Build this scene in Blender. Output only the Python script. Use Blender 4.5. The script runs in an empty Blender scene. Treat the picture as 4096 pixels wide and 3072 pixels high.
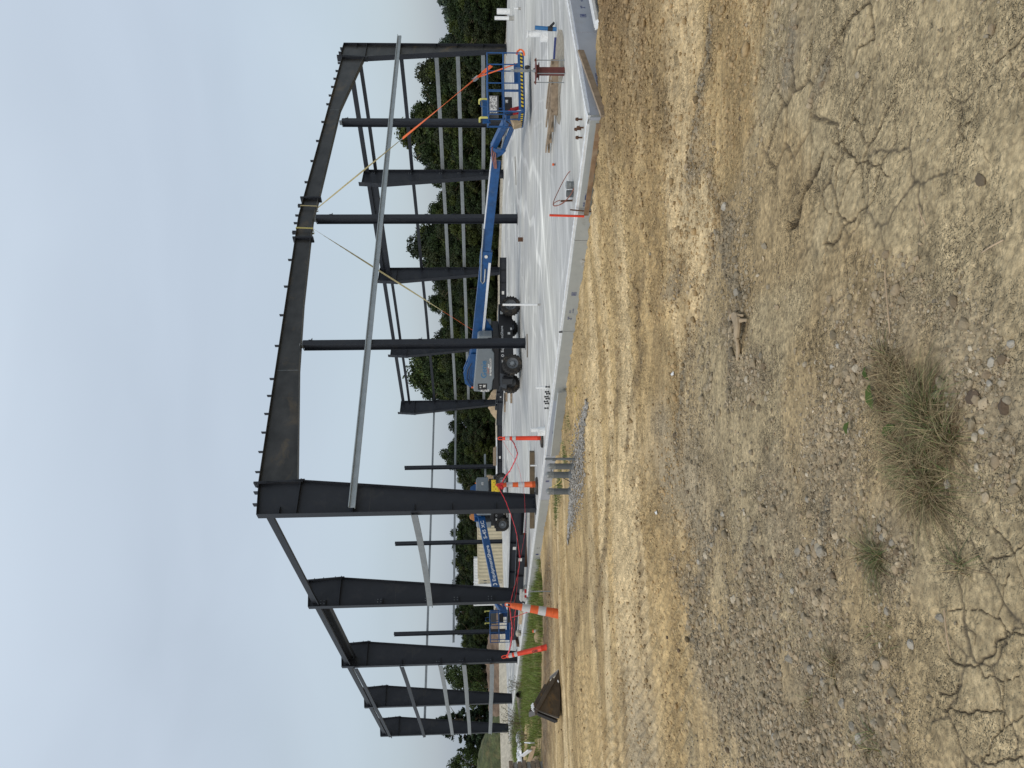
import bpy, math, random
import numpy as np
from mathutils import Vector, Matrix
R = math.radians
random.seed(7); rng = np.random.default_rng(11)
SC = bpy.context.scene; COL = SC.collection

# ------------------------------------------------------------------ camera, sky, sun, exposure
F_PX, PITCH, ROLL, EYE = 2915.8, 0.0468, -0.0131, 1.7
fw = Vector((0, math.cos(PITCH), -math.sin(PITCH))); up0 = Vector((0, math.sin(PITCH), math.cos(PITCH))); rt0 = Vector((1, 0, 0))
rt = rt0*math.cos(ROLL) + up0*math.sin(ROLL); up = -rt0*math.sin(ROLL) + up0*math.cos(ROLL)
cam = bpy.data.cameras.new('camera'); camo = bpy.data.objects.new('camera', cam); COL.objects.link(camo)
camo.matrix_world = Matrix(((-up.x, rt.x, -fw.x, 0), (-up.y, rt.y, -fw.y, 0), (-up.z, rt.z, -fw.z, EYE), (0, 0, 0, 1)))
cam.sensor_width = 36; cam.lens = F_PX/4096*36; cam.clip_start = 0.05; cam.clip_end = 3000
SC.camera = camo
W = bpy.data.worlds.new('World'); SC.world = W; W.use_nodes = True
nt = W.node_tree; nt.nodes.clear()
def N(t, ty, **kw):
    n = t.nodes.new(ty)
    for k, v in kw.items(): setattr(n, k, v)
    return n
SUN_EL, SUN_AZ = 48, 215          # azimuth: compass-like angle the light comes from
out = N(nt, 'ShaderNodeOutputWorld'); add = N(nt, 'ShaderNodeAddShader')
b1 = N(nt, 'ShaderNodeBackground'); b2 = N(nt, 'ShaderNodeBackground')
sky = N(nt, 'ShaderNodeTexSky', sky_type='NISHITA'); sky.sun_disc = False
sky.sun_elevation = R(SUN_EL); sky.sun_rotation = R(SUN_AZ); sky.air_density = 1.5; sky.dust_density = 3
nt.links.new(sky.outputs[0], b1.inputs[0]); b1.inputs[1].default_value = 0.05
tc = N(nt, 'ShaderNodeTexCoord'); sep = N(nt, 'ShaderNodeSeparateXYZ'); nt.links.new(tc.outputs['Generated'], sep.inputs[0])
mp = N(nt, 'ShaderNodeMapping'); mp.inputs['Scale'].default_value = (1.6, 1.6, 4.5); nt.links.new(tc.outputs['Generated'], mp.inputs[0])
nz = N(nt, 'ShaderNodeTexNoise'); nz.inputs['Scale'].default_value = 1.15; nz.inputs['Detail'].default_value = 4; nz.inputs['Roughness'].default_value = .45; nz.inputs['Distortion'].default_value = .5
nt.links.new(mp.outputs[0], nz.inputs[0])
rz_ = N(nt, 'ShaderNodeValToRGB'); e = rz_.color_ramp.elements
e[0].position = 0.0; e[0].color = (.355, .43, .535, 1); e[1].position = 1.0; e[1].color = (.72, .78, .83, 1)
for p_, c_ in ((.09, (.395, .475, .585, 1)), (.22, (.47, .525, .60, 1)), (.34, (.515, .565, .635, 1)), (.55, (.64, .71, .78, 1))):
    k = e.new(p_); k.color = c_
nt.links.new(sep.outputs[2], rz_.inputs[0])
rn = N(nt, 'ShaderNodeMapRange'); rn.inputs[1].default_value = .35; rn.inputs[2].default_value = .7; rn.inputs[3].default_value = .95; rn.inputs[4].default_value = 1.085
nt.links.new(nz.outputs[0], rn.inputs[0])
mul = N(nt, 'ShaderNodeVectorMath', operation='SCALE'); nt.links.new(rz_.outputs[0], mul.inputs[0]); nt.links.new(rn.outputs[0], mul.inputs['Scale'])
nt.links.new(mul.outputs[0], b2.inputs[0]); b2.inputs[1].default_value = 0.80
nt.links.new(b1.outputs[0], add.inputs[0]); nt.links.new(b2.outputs[0], add.inputs[1]); nt.links.new(add.outputs[0], out.inputs[0])
sl = bpy.data.lights.new('sun', 'SUN'); sl.energy = 1.3; sl.angle = R(14); sl.color = (1, .95, .87)
so = bpy.data.objects.new('sun', sl); COL.objects.link(so)
so.rotation_euler = (R(90-SUN_EL), 0, R(180-SUN_AZ))
SC.view_settings.view_transform = 'Standard'; SC.view_settings.look = 'None'; SC.view_settings.exposure = 0.0; SC.view_settings.gamma = 1
SC.render.engine = 'CYCLES'

# ------------------------------------------------------------------ survey: photo pixel -> point on a real plane
YAW = 0.6359
U = Vector((math.cos(YAW), math.sin(YAW), 0)); V = Vector((-math.sin(YAW), math.cos(YAW), 0)); O = Vector((-3.814, 21.866, 0))
EYEV = Vector((0, 0, EYE)); ZZ = Vector((0, 0, 1))
def ray(x, y): return fw + rt*((3072-y-1536)/F_PX) - up*((x-2048)/F_PX)
def G(x, y, z=0.0):
    d = ray(x, y); return EYEV + d*((z-EYE)/d.z)
def D(x, y, dist):
    d = ray(x, y); return EYEV + d*(dist/d.y)
def S(p): q = p-O; return (q.dot(U), q.dot(V), p.z)
def B(s, t, z=0.0): return O + U*s + V*t + ZZ*z
def smooth(a, b, x):
    k = np.clip((np.asarray(x, float)-a)/(b-a), 0, 1); return k*k*(3-2*k)
def zbase(x, y):
    r = np.sqrt(x*x+y*y); z = -0.28*smooth(2.5, 10.5, r)
    s = (x-O.x)*U.x+(y-O.y)*U.y; t = (x-O.x)*V.x+(y-O.y)*V.y
    z = z + 0.09*np.exp(-((s+.9)**2/1.6+(t+13.6)**2/3.0))
    z = z - 0.15*smooth(.8, 2.6, s)*smooth(-17, -14, t)*(1-smooth(60, 90, r))
    return z
def GG(x, y):
    z = -.2
    for _ in range(4): p = G(x, y, z); z = float(zbase(p.x, p.y))
    return Vector((p.x, p.y, z))

# ------------------------------------------------------------------ mesh tools
class MB:
    def __init__(s): s.v = []; s.f = []
    def add(s, vs, fs):
        o = len(s.v); s.v += [Vector(v) for v in vs]; s.f += [tuple(i+o for i in f) for f in fs]; return s
    def box8(s, c):  # 8 corners: bottom 4 ccw, top 4
        return s.add(c, [(3, 2, 1, 0), (4, 5, 6, 7), (0, 1, 5, 4), (1, 2, 6, 5), (2, 3, 7, 6), (3, 0, 4, 7)])
    def box(s, c, ax, ay, az):  # centre and half-axis vectors
        c, ax, ay, az = map(Vector, (c, ax, ay, az))
        return s.box8([c-ax-ay-az, c+ax-ay-az, c+ax+ay-az, c-ax+ay-az, c-ax-ay+az, c+ax-ay+az, c+ax+ay+az, c-ax+ay+az])
    def bar(s, p, q, w, h, upv=ZZ):
        p, q = Vector(p), Vector(q); d = (q-p); L = d.length; d.normalize()
        sd = d.cross(upv)
        if sd.length < 1e-4: sd = d.cross(Vector((1, 0, 0)))
        sd.normalize(); u2 = sd.cross(d)
        return s.box((p+q)/2, d*L/2, sd*w/2, u2*h/2)
    def prism(s, poly, ext):
        ext = Vector(ext); n = len(poly); a = [Vector(p) for p in poly]
        vs = a+[p+ext for p in a]
        fs = [tuple(range(n))[::-1], tuple(range(n, 2*n))]+[(i, (i+1) % n, n+(i+1) % n, n+i) for i in range(n)]
        return s.add(vs, fs)
    def cyl(s, p, q, r1, r2=None, n=12, caps=True):
        return s.tube([p, q], [r1, r1 if r2 is None else r2], n, caps)
    def tube(s, pts, r, n=8, caps=True, flat=1.0):
        pts = [Vector(p) for p in pts]; m = len(pts)
        if not hasattr(r, '__len__'): r = [r]*m
        vs = []; last = None
        for i in range(m):
            d = (pts[min(i+1, m-1)]-pts[max(i-1, 0)]).normalized()
            if last is None:
                a = d.cross(ZZ)
                if a.length < 1e-3: a = d.cross(Vector((1, 0, 0)))
            else: a = last-d*last.dot(d)
            a.normalize(); last = a; b = d.cross(a)
            vs += [pts[i]+a*(math.cos(k*2*math.pi/n)*r[i])+b*(math.sin(k*2*math.pi/n)*r[i]*flat) for k in range(n)]
        fs = [(i*n+k, i*n+(k+1) % n, (i+1)*n+(k+1) % n, (i+1)*n+k) for i in range(m-1) for k in range(n)]
        if caps: fs += [tuple(range(n))[::-1], tuple(range((m-1)*n, m*n))]
        return s.add(vs, fs)
    def ring(s, c, ax, prof, n=24):  # lathe: prof = [(r, h along ax)]
        c = Vector(c); ax = Vector(ax).normalized(); a = ax.cross(ZZ)
        if a.length < 1e-3: a = ax.cross(Vector((1, 0, 0)))
        a.normalize(); b = ax.cross(a); vs = []
        for r, h in prof: vs += [c+ax*h+a*(r*math.cos(k*2*math.pi/n))+b*(r*math.sin(k*2*math.pi/n)) for k in range(n)]
        m = len(prof)
        return s.add(vs, [(i*n+k, i*n+(k+1) % n, (i+1)*n+(k+1) % n, (i+1)*n+k) for i in range(m-1) for k in range(n)])
    def ribbon(s, pts, w, th, side):
        for a, b in zip(pts[:-1], pts[1:]):
            a, b = Vector(a), Vector(b); d = (b-a).normalized(); sd = Vector(side)-d*Vector(side).dot(d); sd.normalize(); n = d.cross(sd)
            s.box((a+b)/2, (b-a)/2*1.01, sd*w/2, n*th/2)
        return s
def rootof(o):
    while o.parent: o = o.parent
    return o
def tag(o, label=None, cat=None, group=None, kind=None):
    for k, v in (('label', label), ('category', cat), ('group', group), ('kind', kind)):
        if v: o[k] = v
    return o
def thing(name, label, cat, loc, group=None):
    o = bpy.data.objects.new(name, None); COL.objects.link(o); o.location = loc; o.empty_display_size = .2
    return tag(o, label, cat, group)
def link_mesh(name, me, mat, parent=None, loc=None, label=None, smooth_=False):
    o = bpy.data.objects.new(name, me); COL.objects.link(o)
    if parent: o.parent = parent
    elif loc is not None: o.location = loc
    if mat: me.materials.append(mat)
    if smooth_:
        me.polygons.foreach_set('use_smooth', [True]*len(me.polygons)); 
    if label: o['label'] = label
    return o
def part(name, mb, mat, parent, label=None, sm=False, bev=0):
    base = rootof(parent).location
    me = bpy.data.meshes.new(name); me.from_pydata([v-base for v in mb.v], [], mb.f); me.update()
    o = link_mesh(name, me, mat, parent, label=label, smooth_=sm)
    if bev: m = o.modifiers.new('b', 'BEVEL'); m.width = bev; m.segments = 2; m.limit_method = 'ANGLE'
    if sm:
        m = o.modifiers.new('e', 'EDGE_SPLIT'); m.split_angle = R(40)
    return o
def solo(name, mb, mat, label, cat, loc, group=None, kind=None, sm=False, bev=0):
    me = bpy.data.meshes.new(name); loc = Vector(loc); me.from_pydata([v-loc for v in mb.v], [], mb.f); me.update()
    o = link_mesh(name, me, mat, loc=loc, smooth_=sm); tag(o, label, cat, group, kind)
    if bev: m = o.modifiers.new('b', 'BEVEL'); m.width = bev; m.segments = 2; m.limit_method = 'ANGLE'
    if sm: m = o.modifiers.new('e', 'EDGE_SPLIT'); m.split_angle = R(40)
    return o
def text(name, s, mat, parent, org, xd, yd, size, off=0.0, label=None, th=.0015, spacing=1.0, width=None):
    cu = bpy.data.curves.new(name, 'FONT'); cu.body = s; cu.size = 1; cu.extrude = th/size; cu.offset = off; cu.space_character = spacing
    cu.resolution_u = 3
    to = bpy.data.objects.new(name, cu); COL.objects.link(to); bpy.context.view_layer.update()
    dg = bpy.context.evaluated_depsgraph_get(); me = bpy.data.meshes.new_from_object(to.evaluated_get(dg))
    bpy.data.objects.remove(to); bpy.data.curves.remove(cu)
    xd, yd = Vector(xd).normalized(), Vector(yd).normalized(); zd = xd.cross(yd); base = rootof(parent).location; org = Vector(org)
    w0 = max((v.co.x for v in me.vertices), default=1); sx = size if width is None else width/w0
    for v in me.vertices: v.co = org+xd*(v.co.x*sx)+yd*(v.co.y*size)+zd*(v.co.z*size)-base
    me.name = name
    return link_mesh(name, me, mat, parent, label=label)
# ------------------------------------------------------------------ materials
def mat(name, col, rough=.6, metal=0.0, var=.12, scale=4.0, bump=0.0, bscale=30, col2=None, thr=(.5, .7), stretch=(1, 1, 1), spec=.5):
    m = bpy.data.materials.new(name); m.use_nodes = True; t = m.node_tree; p = t.nodes['Principled BSDF']
    p.inputs['Roughness'].default_value = rough; p.inputs['Metallic'].default_value = metal; p.inputs['Specular IOR Level'].default_value = spec
    tc = N(t, 'ShaderNodeTexCoord'); mp = N(t, 'ShaderNodeMapping'); mp.inputs['Scale'].default_value = stretch; t.links.new(tc.outputs['Object'], mp.inputs[0])
    nz = N(t, 'ShaderNodeTexNoise'); nz.inputs['Scale'].default_value = scale; nz.inputs['Detail'].default_value = 6; nz.inputs['Roughness'].default_value = .6; t.links.new(mp.outputs[0], nz.inputs[0])
    mr = N(t, 'ShaderNodeMapRange'); mr.inputs[1].default_value = .3; mr.inputs[2].default_value = .7; mr.inputs[3].default_value = 1-var; mr.inputs[4].default_value = 1+var
    t.links.new(nz.outputs[0], mr.inputs[0])
    vm = N(t, 'ShaderNodeVectorMath', operation='SCALE'); vm.inputs[0].default_value = col; t.links.new(mr.outputs[0], vm.inputs['Scale'])
    last = vm.outputs[0]
    if col2:
        n2 = N(t, 'ShaderNodeTexNoise'); n2.inputs['Scale'].default_value = scale*.55; n2.inputs['Detail'].default_value = 8; n2.inputs['Roughness'].default_value = .65; n2.inputs['Distortion'].default_value = .6
        mp2 = N(t, 'ShaderNodeMapping'); mp2.inputs['Location'].default_value = (3.1, 7.7, 1.3); mp2.inputs['Scale'].default_value = stretch; t.links.new(tc.outputs['Object'], mp2.inputs[0]); t.links.new(mp2.outputs[0], n2.inputs[0])
        m2 = N(t, 'ShaderNodeMapRange'); m2.inputs[1].default_value = thr[0]; m2.inputs[2].default_value = thr[1]; t.links.new(n2.outputs[0], m2.inputs[0])
        mx = N(t, 'ShaderNodeMix', data_type='RGBA'); t.links.new(m2.outputs[0], mx.inputs[0]); t.links.new(last, mx.inputs[6]); mx.inputs[7].default_value = (*col2, 1); last = mx.outputs[2]
    t.links.new(last, p.inputs['Base Color'])
    if bump:
        n3 = N(t, 'ShaderNodeTexNoise'); n3.inputs['Scale'].default_value = bscale; n3.inputs['Detail'].default_value = 5; t.links.new(mp.outputs[0], n3.inputs[0])
        bp = N(t, 'ShaderNodeBump'); bp.inputs['Strength'].default_value = 1; bp.inputs['Distance'].default_value = bump; t.links.new(n3.outputs[0], bp.inputs['Height']); t.links.new(bp.outputs[0], p.inputs['Normal'])
    return m
M = dict(
 steel=mat('dark_primed_steel', (.017, .020, .027), .5, 0, .12, 3, col2=(.034, .035, .037), thr=(.56, .75), spec=.35),
 steel2=mat('weathered_primed_steel', (.040, .040, .039), .36, .2, .4, 1.5, col2=(.115, .088, .055), thr=(.55, .73), stretch=(1, 1, 1.3), spec=.4),
 galv=mat('galvanised_steel', (.34, .375, .395), .42, .55, .12, 3),
 galvd=mat('dull_galvanised_steel', (.25, .272, .285), .5, .4, .15, 3),
 conc=mat('old_concrete', (.34, .335, .31), .9, 0, .25, 6, .006, 60),
 foamb=mat('blue_grey_foam', (.32, .345, .39), .85, 0, .06, 5, .001, 60, col2=(.31, .32, .33), thr=(.55, .8)),
 foamg=mat('grey_foam', (.32, .335, .325), .85, 0, .07, 5, .001, 60, col2=(.22, .21, .18), thr=(.6, .8)),
 slop=mat('white_cement_slop', (.60, .61, .61), .9, 0, .12, 9, .006, 40),
 blue=mat('blue_paint', (.008, .065, .20), .38, 0, .22, 6, spec=.5, col2=(.05, .09, .16), thr=(.6, .78)),
 blue2=mat('light_blue_pipe', (.03, .14, .33), .5, 0, .1, 6),
 black=mat('black_paint', (.010, .010, .012), .45, 0, .2, 5),
 grey=mat('grey_moulded_plastic', (.17, .195, .215), .38, 0, .06, 3),
 dgrey=mat('grey_panel', (.07, .07, .072), .5, 0, .1, 5),
 tyre=mat('tyre_rubber', (.022, .021, .020), .85, 0, .3, 8, .003, 60, col2=(.12, .095, .065), thr=(.5, .68)),
 rim=mat('grey_rim', (.17, .18, .19), .5, .1, .15, 6),
 orange=mat('orange_plastic', (.62, .10, .018), .55, 0, .12, 12, col2=(.42, .09, .03), thr=(.55, .8)),
 red=mat('red_orange_plastic', (.66, .045, .012), .5, 0, .1, 12, col2=(.5, .06, .03), thr=(.6, .8)),
 band=mat('white_reflective_band', (.46, .47, .48), .45, 0, .1, 20),
 tape=mat('red_barrier_tape', (.55, .018, .03), .5, 0, .35, 14, col2=(.12, .01, .012), thr=(.6, .7)),
 so=mat('orange_strap', (.72, .14, .04), .8, 0, .08, 10),
 sy=mat('faded_yellow_strap', (.36, .31, .16), .85, 0, .2, 10, col2=(.12, .11, .06), thr=(.6, .7)),
 syl=mat('yellow_strap', (.40, .35, .12), .8, 0, .1, 10),
 wood=mat('weathered_timber', (.26, .20, .14), .85, 0, .3, 5, .002, 60, stretch=(2, 2, 2)),
 woodn=mat('pale_timber', (.42, .31, .20), .8, 0, .2, 5, .002, 60),
 woodd=mat('dark_wet_timber', (.12, .09, .055), .85, 0, .3, 5, .002, 60),
 ply=mat('plywood', (.20, .125, .07), .7, 0, .35, 5, .001, 50, col2=(.27, .20, .13), thr=(.5, .65)),
 rust=mat('rusty_steel', (.11, .055, .03), .85, .2, .35, 20, .003, 60),
 redox=mat('red_oxide_steel', (.115, .028, .022), .6, 0, .25, 12, .001, 50, col2=(.2, .12, .1), thr=(.66, .74)),
 pvc=mat('white_pvc', (.74, .75, .75), .4, 0, .08, 8, col2=(.38, .38, .36), thr=(.6, .75)),
 pvcg=mat('grey_pvc', (.105, .115, .12), .5, 0, .12, 8, col2=(.17, .175, .17), thr=(.6, .75)),
 duct=mat('grey_duct_tape', (.2, .21, .21), .4, .1, .3, 25, .006, 30),
 copper=mat('red_brown_tubing', (.26, .10, .07), .5, .1, .15, 8),
 yell=mat('yellow_paint', (.60, .43, .02), .5, 0, .1, 6),
 pyell=mat('pale_yellow_foam', (.48, .45, .12), .6, 0, .12, 10),
 oran=mat('orange_machine_paint', (.42, .17, .05), .5, 0, .15, 5),
 lamp=mat('orange_beacon', (.6, .13, .03), .3, 0, .1, 5),
 paper=mat('white_decal', (.62, .62, .60), .6, 0, .08, 10),
 decal=mat('busy_white_decal', (.6, .6, .58), .6, 0, .1, 30, col2=(.2, .2, .2), thr=(.5, .54)),
 ink=mat('dark_blue_ink', (.03, .045, .16), .7, 0, .2, 30),
 blk=mat('black_ink', (.01, .01, .012), .6, 0, .1, 30),
 wht=mat('white_lettering', (.75, .76, .77), .5, 0, .04, 10),
 gblue=mat('blue_lettering', (.03, .15, .30), .5, 0, .06, 10),
 cont=mat('beige_container_paint', (.56, .50, .36), .6, 0, .1, 2, col2=(.40, .34, .24), thr=(.6, .8)),
 white=mat('white_paint', (.66, .68, .70), .5, 0, .06, 2),
 redp=mat('red_paint', (.35, .012, .015), .35, 0, .1, 6),
 tanbag=mat('tan_cloth', (.34, .26, .165), .85, 0, .2, 8, .004, 20),
 bucket=mat('worn_brown_bucket_steel', (.075, .058, .042), .5, .3, .35, 5, .003, 30, col2=(.20, .115, .04), thr=(.56, .70)),
 edge=mat('scuffed_pale_steel', (.42, .36, .25), .7, .0, .25, 8),
 corr=mat('black_corrugated_plastic', (.035, .033, .03), .6, 0, .3, 6, col2=(.16, .13, .09), thr=(.45, .65)),
 sheet=mat('white_plastic_sheet', (.66, .68, .70), .4, 0, .1, 6),
 rock=mat('grey_rock', (.27, .24, .19), .9, 0, .22, 14, .01, 40),
 rockp=mat('pale_rock', (.35, .32, .265), .9, 0, .2, 14, .008, 40),
 clod=mat('brown_clod', (.10, .07, .045), .95, 0, .3, 14, .01, 50),
 pile=mat('brown_soil', (.13, .09, .062), .95, 0, .4, 1.4, .06, 3.5, col2=(.22, .15, .10), thr=(.55, .8)),
 pilet=mat('tan_soil', (.36, .27, .17), .95, 0, .3, 2, .08, 4),
 gdirt=mat('grass_mound', (.06, .072, .028), .95, 0, .5, 1.2, .25, 2.5, col2=(.13, .11, .05), thr=(.5, .75)),
 hose=mat('black_hose', (.02, .02, .022), .5, 0, .1, 5),
 rope=mat('yellow_rope', (.55, .42, .12), .8, 0, .1, 20),
)

# ------------------------------------------------------------------ value noise (numpy)
_T = rng.random((256, 256))
def vn(x, y):
    xi = np.floor(x).astype(int); yi = np.floor(y).astype(int); fx = x-xi; fy = y-yi
    fx = fx*fx*(3-2*fx); fy = fy*fy*(3-2*fy); x0 = xi & 255; x1 = (xi+1) & 255; y0 = yi & 255; y1 = (yi+1) & 255
    return (_T[x0, y0]*(1-fx)+_T[x1, y0]*fx)*(1-fy)+(_T[x0, y1]*(1-fx)+_T[x1, y1]*fx)*fy
def fbm(x, y, o=4, g=.5):
    a = 1; s = 0; n = 0
    for i in range(o):
        s = s+a*vn(x*2**i+17.3*i, y*2**i+9.1*i); n += a; a *= g
    return s/n
def ridg(x, y, o=3):
    a = 1; s = 0; n = 0
    for i in range(o):
        s = s+a*(1-np.abs(2*vn(x*2**i+5.3*i, y*2**i+3.1*i)-1)); n += a; a *= .5
    return s/n
# crack lines traced from the dried mud in the foreground
def _c6(l): return [(3000+a/2.37, 300+b/2.37) for a, b in l]
def _c1(l): return [(2300+a/1.2316, b/1.2316) for a, b in l]
def _c3(l): return [(2600+a/1.4786, 2000+b/1.4786) for a, b in l]
CR = [(_c6(l), w) for l, w in [
 ([(1150,30),(1090,110),(1040,190),(990,260),(980,380),(985,430),(930,510),(890,620),(880,715),(845,850),(820,960),(800,1100),(805,1220),(830,1250)], 1.3),
 ([(985,430),(1040,500),(1080,600),(1125,670)], .8), ([(1370,230),(1290,340),(1255,450),(1200,580),(1130,670),(1090,760),(1075,820)], 1.5),
 ([(880,715),(960,770),(1030,830),(1110,820),(1240,890),(1330,950)], 1.2), ([(1030,830),(960,950),(900,1080),(850,1220),(830,1290),(930,1395),(1000,1340),(1050,1280),(1120,1270),(1190,1150),(1240,950)], 1.3),
 ([(1080,840),(1075,1000),(1070,1200)], .9), ([(780,600),(800,640),(880,625)], .7), ([(690,740),(640,880),(590,980),(520,1090),(480,1200),(470,1330),(440,1410),(370,1430)], 2.2),
 ([(750,770),(800,800),(840,850)], .7), ([(660,1120),(690,1230),(740,1310),(790,1320)], .7), ([(790,1320),(760,1420),(730,1540),(700,1620)], 1.3),
 ([(930,1395),(870,1440),(860,1530),(780,1590),(700,1610)], 1.2), ([(1170,60),(1160,250),(1100,400),(1070,490)], .9), ([(1390,380),(1400,600),(1330,700),(1270,800),(1250,880)], .8)]]
CR += [(_c1(l), w) for l, w in [([(1450,0),(1350,110),(1300,190)], 1.2), ([(1450,0),(1475,190),(1400,240),(1370,300)], 1.2), ([(2212,180),(2150,250),(2080,310)], 1.5), ([(2130,150),(2150,260),(2160,400),(2212,520)], .8),
 ([(2010,430),(1990,560),(1940,600),(1880,640),(1940,720),(1900,790),(1860,870)], .9), ([(1990,720),(2060,790)], .7), ([(1600,340),(1580,520),(1530,560),(1460,700)], .8), ([(1320,1100),(1300,1180),(1240,1200),(1230,1300)], 1.2)]]
CR += [(_c3(l), w) for l, w in [([(2030,140),(2090,220),(2140,320),(2030,335),(2000,370)], 1.2), ([(2140,320),(2160,390),(2190,470),(2212,540)], 1.1), ([(2212,250),(2140,320)], 1.1),
 ([(1780,650),(1870,650),(1990,670),(2050,690),(2090,620),(2085,500),(2100,420)], 1.2), ([(2050,690),(2110,770),(2110,820),(2010,890),(1950,950),(1930,975),(1850,990),(1760,930),(1710,850)], 1.6),
 ([(2110,800),(2212,810)], 1.2), ([(1950,960),(1980,1060),(2070,1070),(2200,1040)], 1.2), ([(1870,650),(1880,760),(1940,800),(1930,860)], .9), ([(1710,1140),(1770,1140),(1830,1080)], 1.3),
 ([(1730,1250),(1800,1250),(1860,1270),(2000,1250),(2090,1260),(2080,1080)], 1.4), ([(1770,1260),(1790,1350),(1830,1450),(1850,1540)], 1), ([(2090,1260),(2060,1370),(1960,1540),(2212,1530)], 1.5), ([(2060,1370),(2120,1320),(2212,1310)], 1.1)]]
def gauss(X, Y, pxs, r):       # soft disc on the ground around a surveyed point
    p = GG(*pxs); return np.exp(-((X-p.x)**2+(Y-p.y)**2)/(r*r))
def blobs(X, Y, l): 
    a = 0
    for x, y, rx, ry in l:
        p = GG(x, y); a = np.maximum(a, np.exp(-(((X-p.x)/rx)**2+((Y-p.y)/ry)**2)))
    return a
GRAVEL = [(2790,2150,.22,.35),(2760,2350,.18,.5),(2850,2650,.35,.5),(3000,2800,.4,.45),(3100,2950,.55,.45),(3250,2850,.45,.35),(3200,3050,.5,.3),(2960,2600,.3,.35),(3050,2700,.35,.4),(3120,2050,.35,.35),(3050,2350,.35,.3),(3250,2350,.25,.3),(3300,1900,.35,.35),(3420,1450,.2,.22),(3600,1250,.2,.2),(3850,1400,.25,.2),(4000,1650,.2,.15),(3000,1500,.15,.3),(2930,1300,.12,.3),(2700,1150,.12,.5),(2900,950,.08,.35),(3350,1200,.14,.16),(3350,2650,.22,.22),(3550,2200,.2,.18),(2780,680,.1,.4),(3160,230,.12,.3),(3480,2900,.3,.2)]
PLATES = [(3150,450,.45,.7),(3250,700,.45,.6),(3300,1000,.35,.4),(3600,600,.4,.4),(3900,700,.35,.3),(3950,2500,.35,.22),(4000,2850,.4,.25),(3850,2950,.3,.2),(3800,2350,.2,.15)]
def _w(l, sc, x0, y0): return [(x0+a/sc, y0+b/sc) for a, b in l]
# loose windrows of crumbs and pebbles left between the machine tracks (surveyed lines, width in m, greyness)
WR = [(_w([(740,0),(720,80),(700,160),(760,260),(790,300)], 1.0575, 2240, 900), .10, .6), (_w([(545,430),(550,520),(520,640),(515,760),(500,900),(495,950)], 1.0575, 2240, 900), .13, .7),
 (_w([(360,230),(340,330),(345,480),(360,540),(330,660),(300,800),(285,940)], 1.0575, 2240, 900), .13, .1), (_w([(735,420),(730,600),(725,720)], 1.0575, 2240, 900), .10, .8), (_w([(250,560),(245,700),(235,800)], 1.0575, 2240, 900), .12, .1),
 (_w([(650,100),(640,240),(610,380),(600,480),(575,600),(560,760)], 1.0575, 2240, 0), .13, .8), (_w([(1000,60),(985,200),(970,350)], 1.0575, 2240, 0), .10, .8), (_w([(1130,290),(1100,380)], 1.0575, 2240, 0), .08, .8),
 (_w([(645,740),(665,850),(710,880),(720,950)], 1.0575, 2240, 0), .09, .5), (_w([(440,260),(415,330),(430,420),(470,580)], 1.0575, 2240, 0), .22, 0), (_w([(160,290),(170,480),(230,600)], 1.0575, 2240, 0), .22, 0),
 (_w([(440,80),(370,220),(340,330),(310,500),(280,600),(240,760),(300,900)], 1.4786, 2600, 2000), .07, 1), (_w([(1060,20),(1020,200),(1010,420)], 1.4786, 2600, 2000), .06, 1), (_w([(640,180),(580,420),(640,600)], 1.4786, 2600, 2000), .06, .8), ([(2440,1850),(2430,2150),(2380,2450),(2400,2700)], .14, .2), ([(2350,2300),(2300,2550),(2290,2750)], .3, 0), ([(2560,2100),(2570,2450),(2600,2800)], .10, .1)]
BND = np.array([(-900, 3200), (0, 3150), (500, 3090), (900, 2950), (1200, 2850), (1400, 2770), (1700, 2715), (2000, 2740), (2200, 2800), (2400, 2800), (2700, 2760), (3072, 2720), (4000, 2680)], float)
def survey(X, Y):
    Yc = np.maximum(Y, .8); k = np.where(Y > .8, 1, 0); zc = Yc*fw.y-1.85*fw.z; ux = X*up.x+Yc*up.y-1.85*up.z; rx = X*rt.x+Yc*rt.y-1.85*rt.z
    return np.where(k, 2048-F_PX*ux/zc, 4500), np.where(k, 1536-F_PX*rx/zc, 1536)
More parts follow.
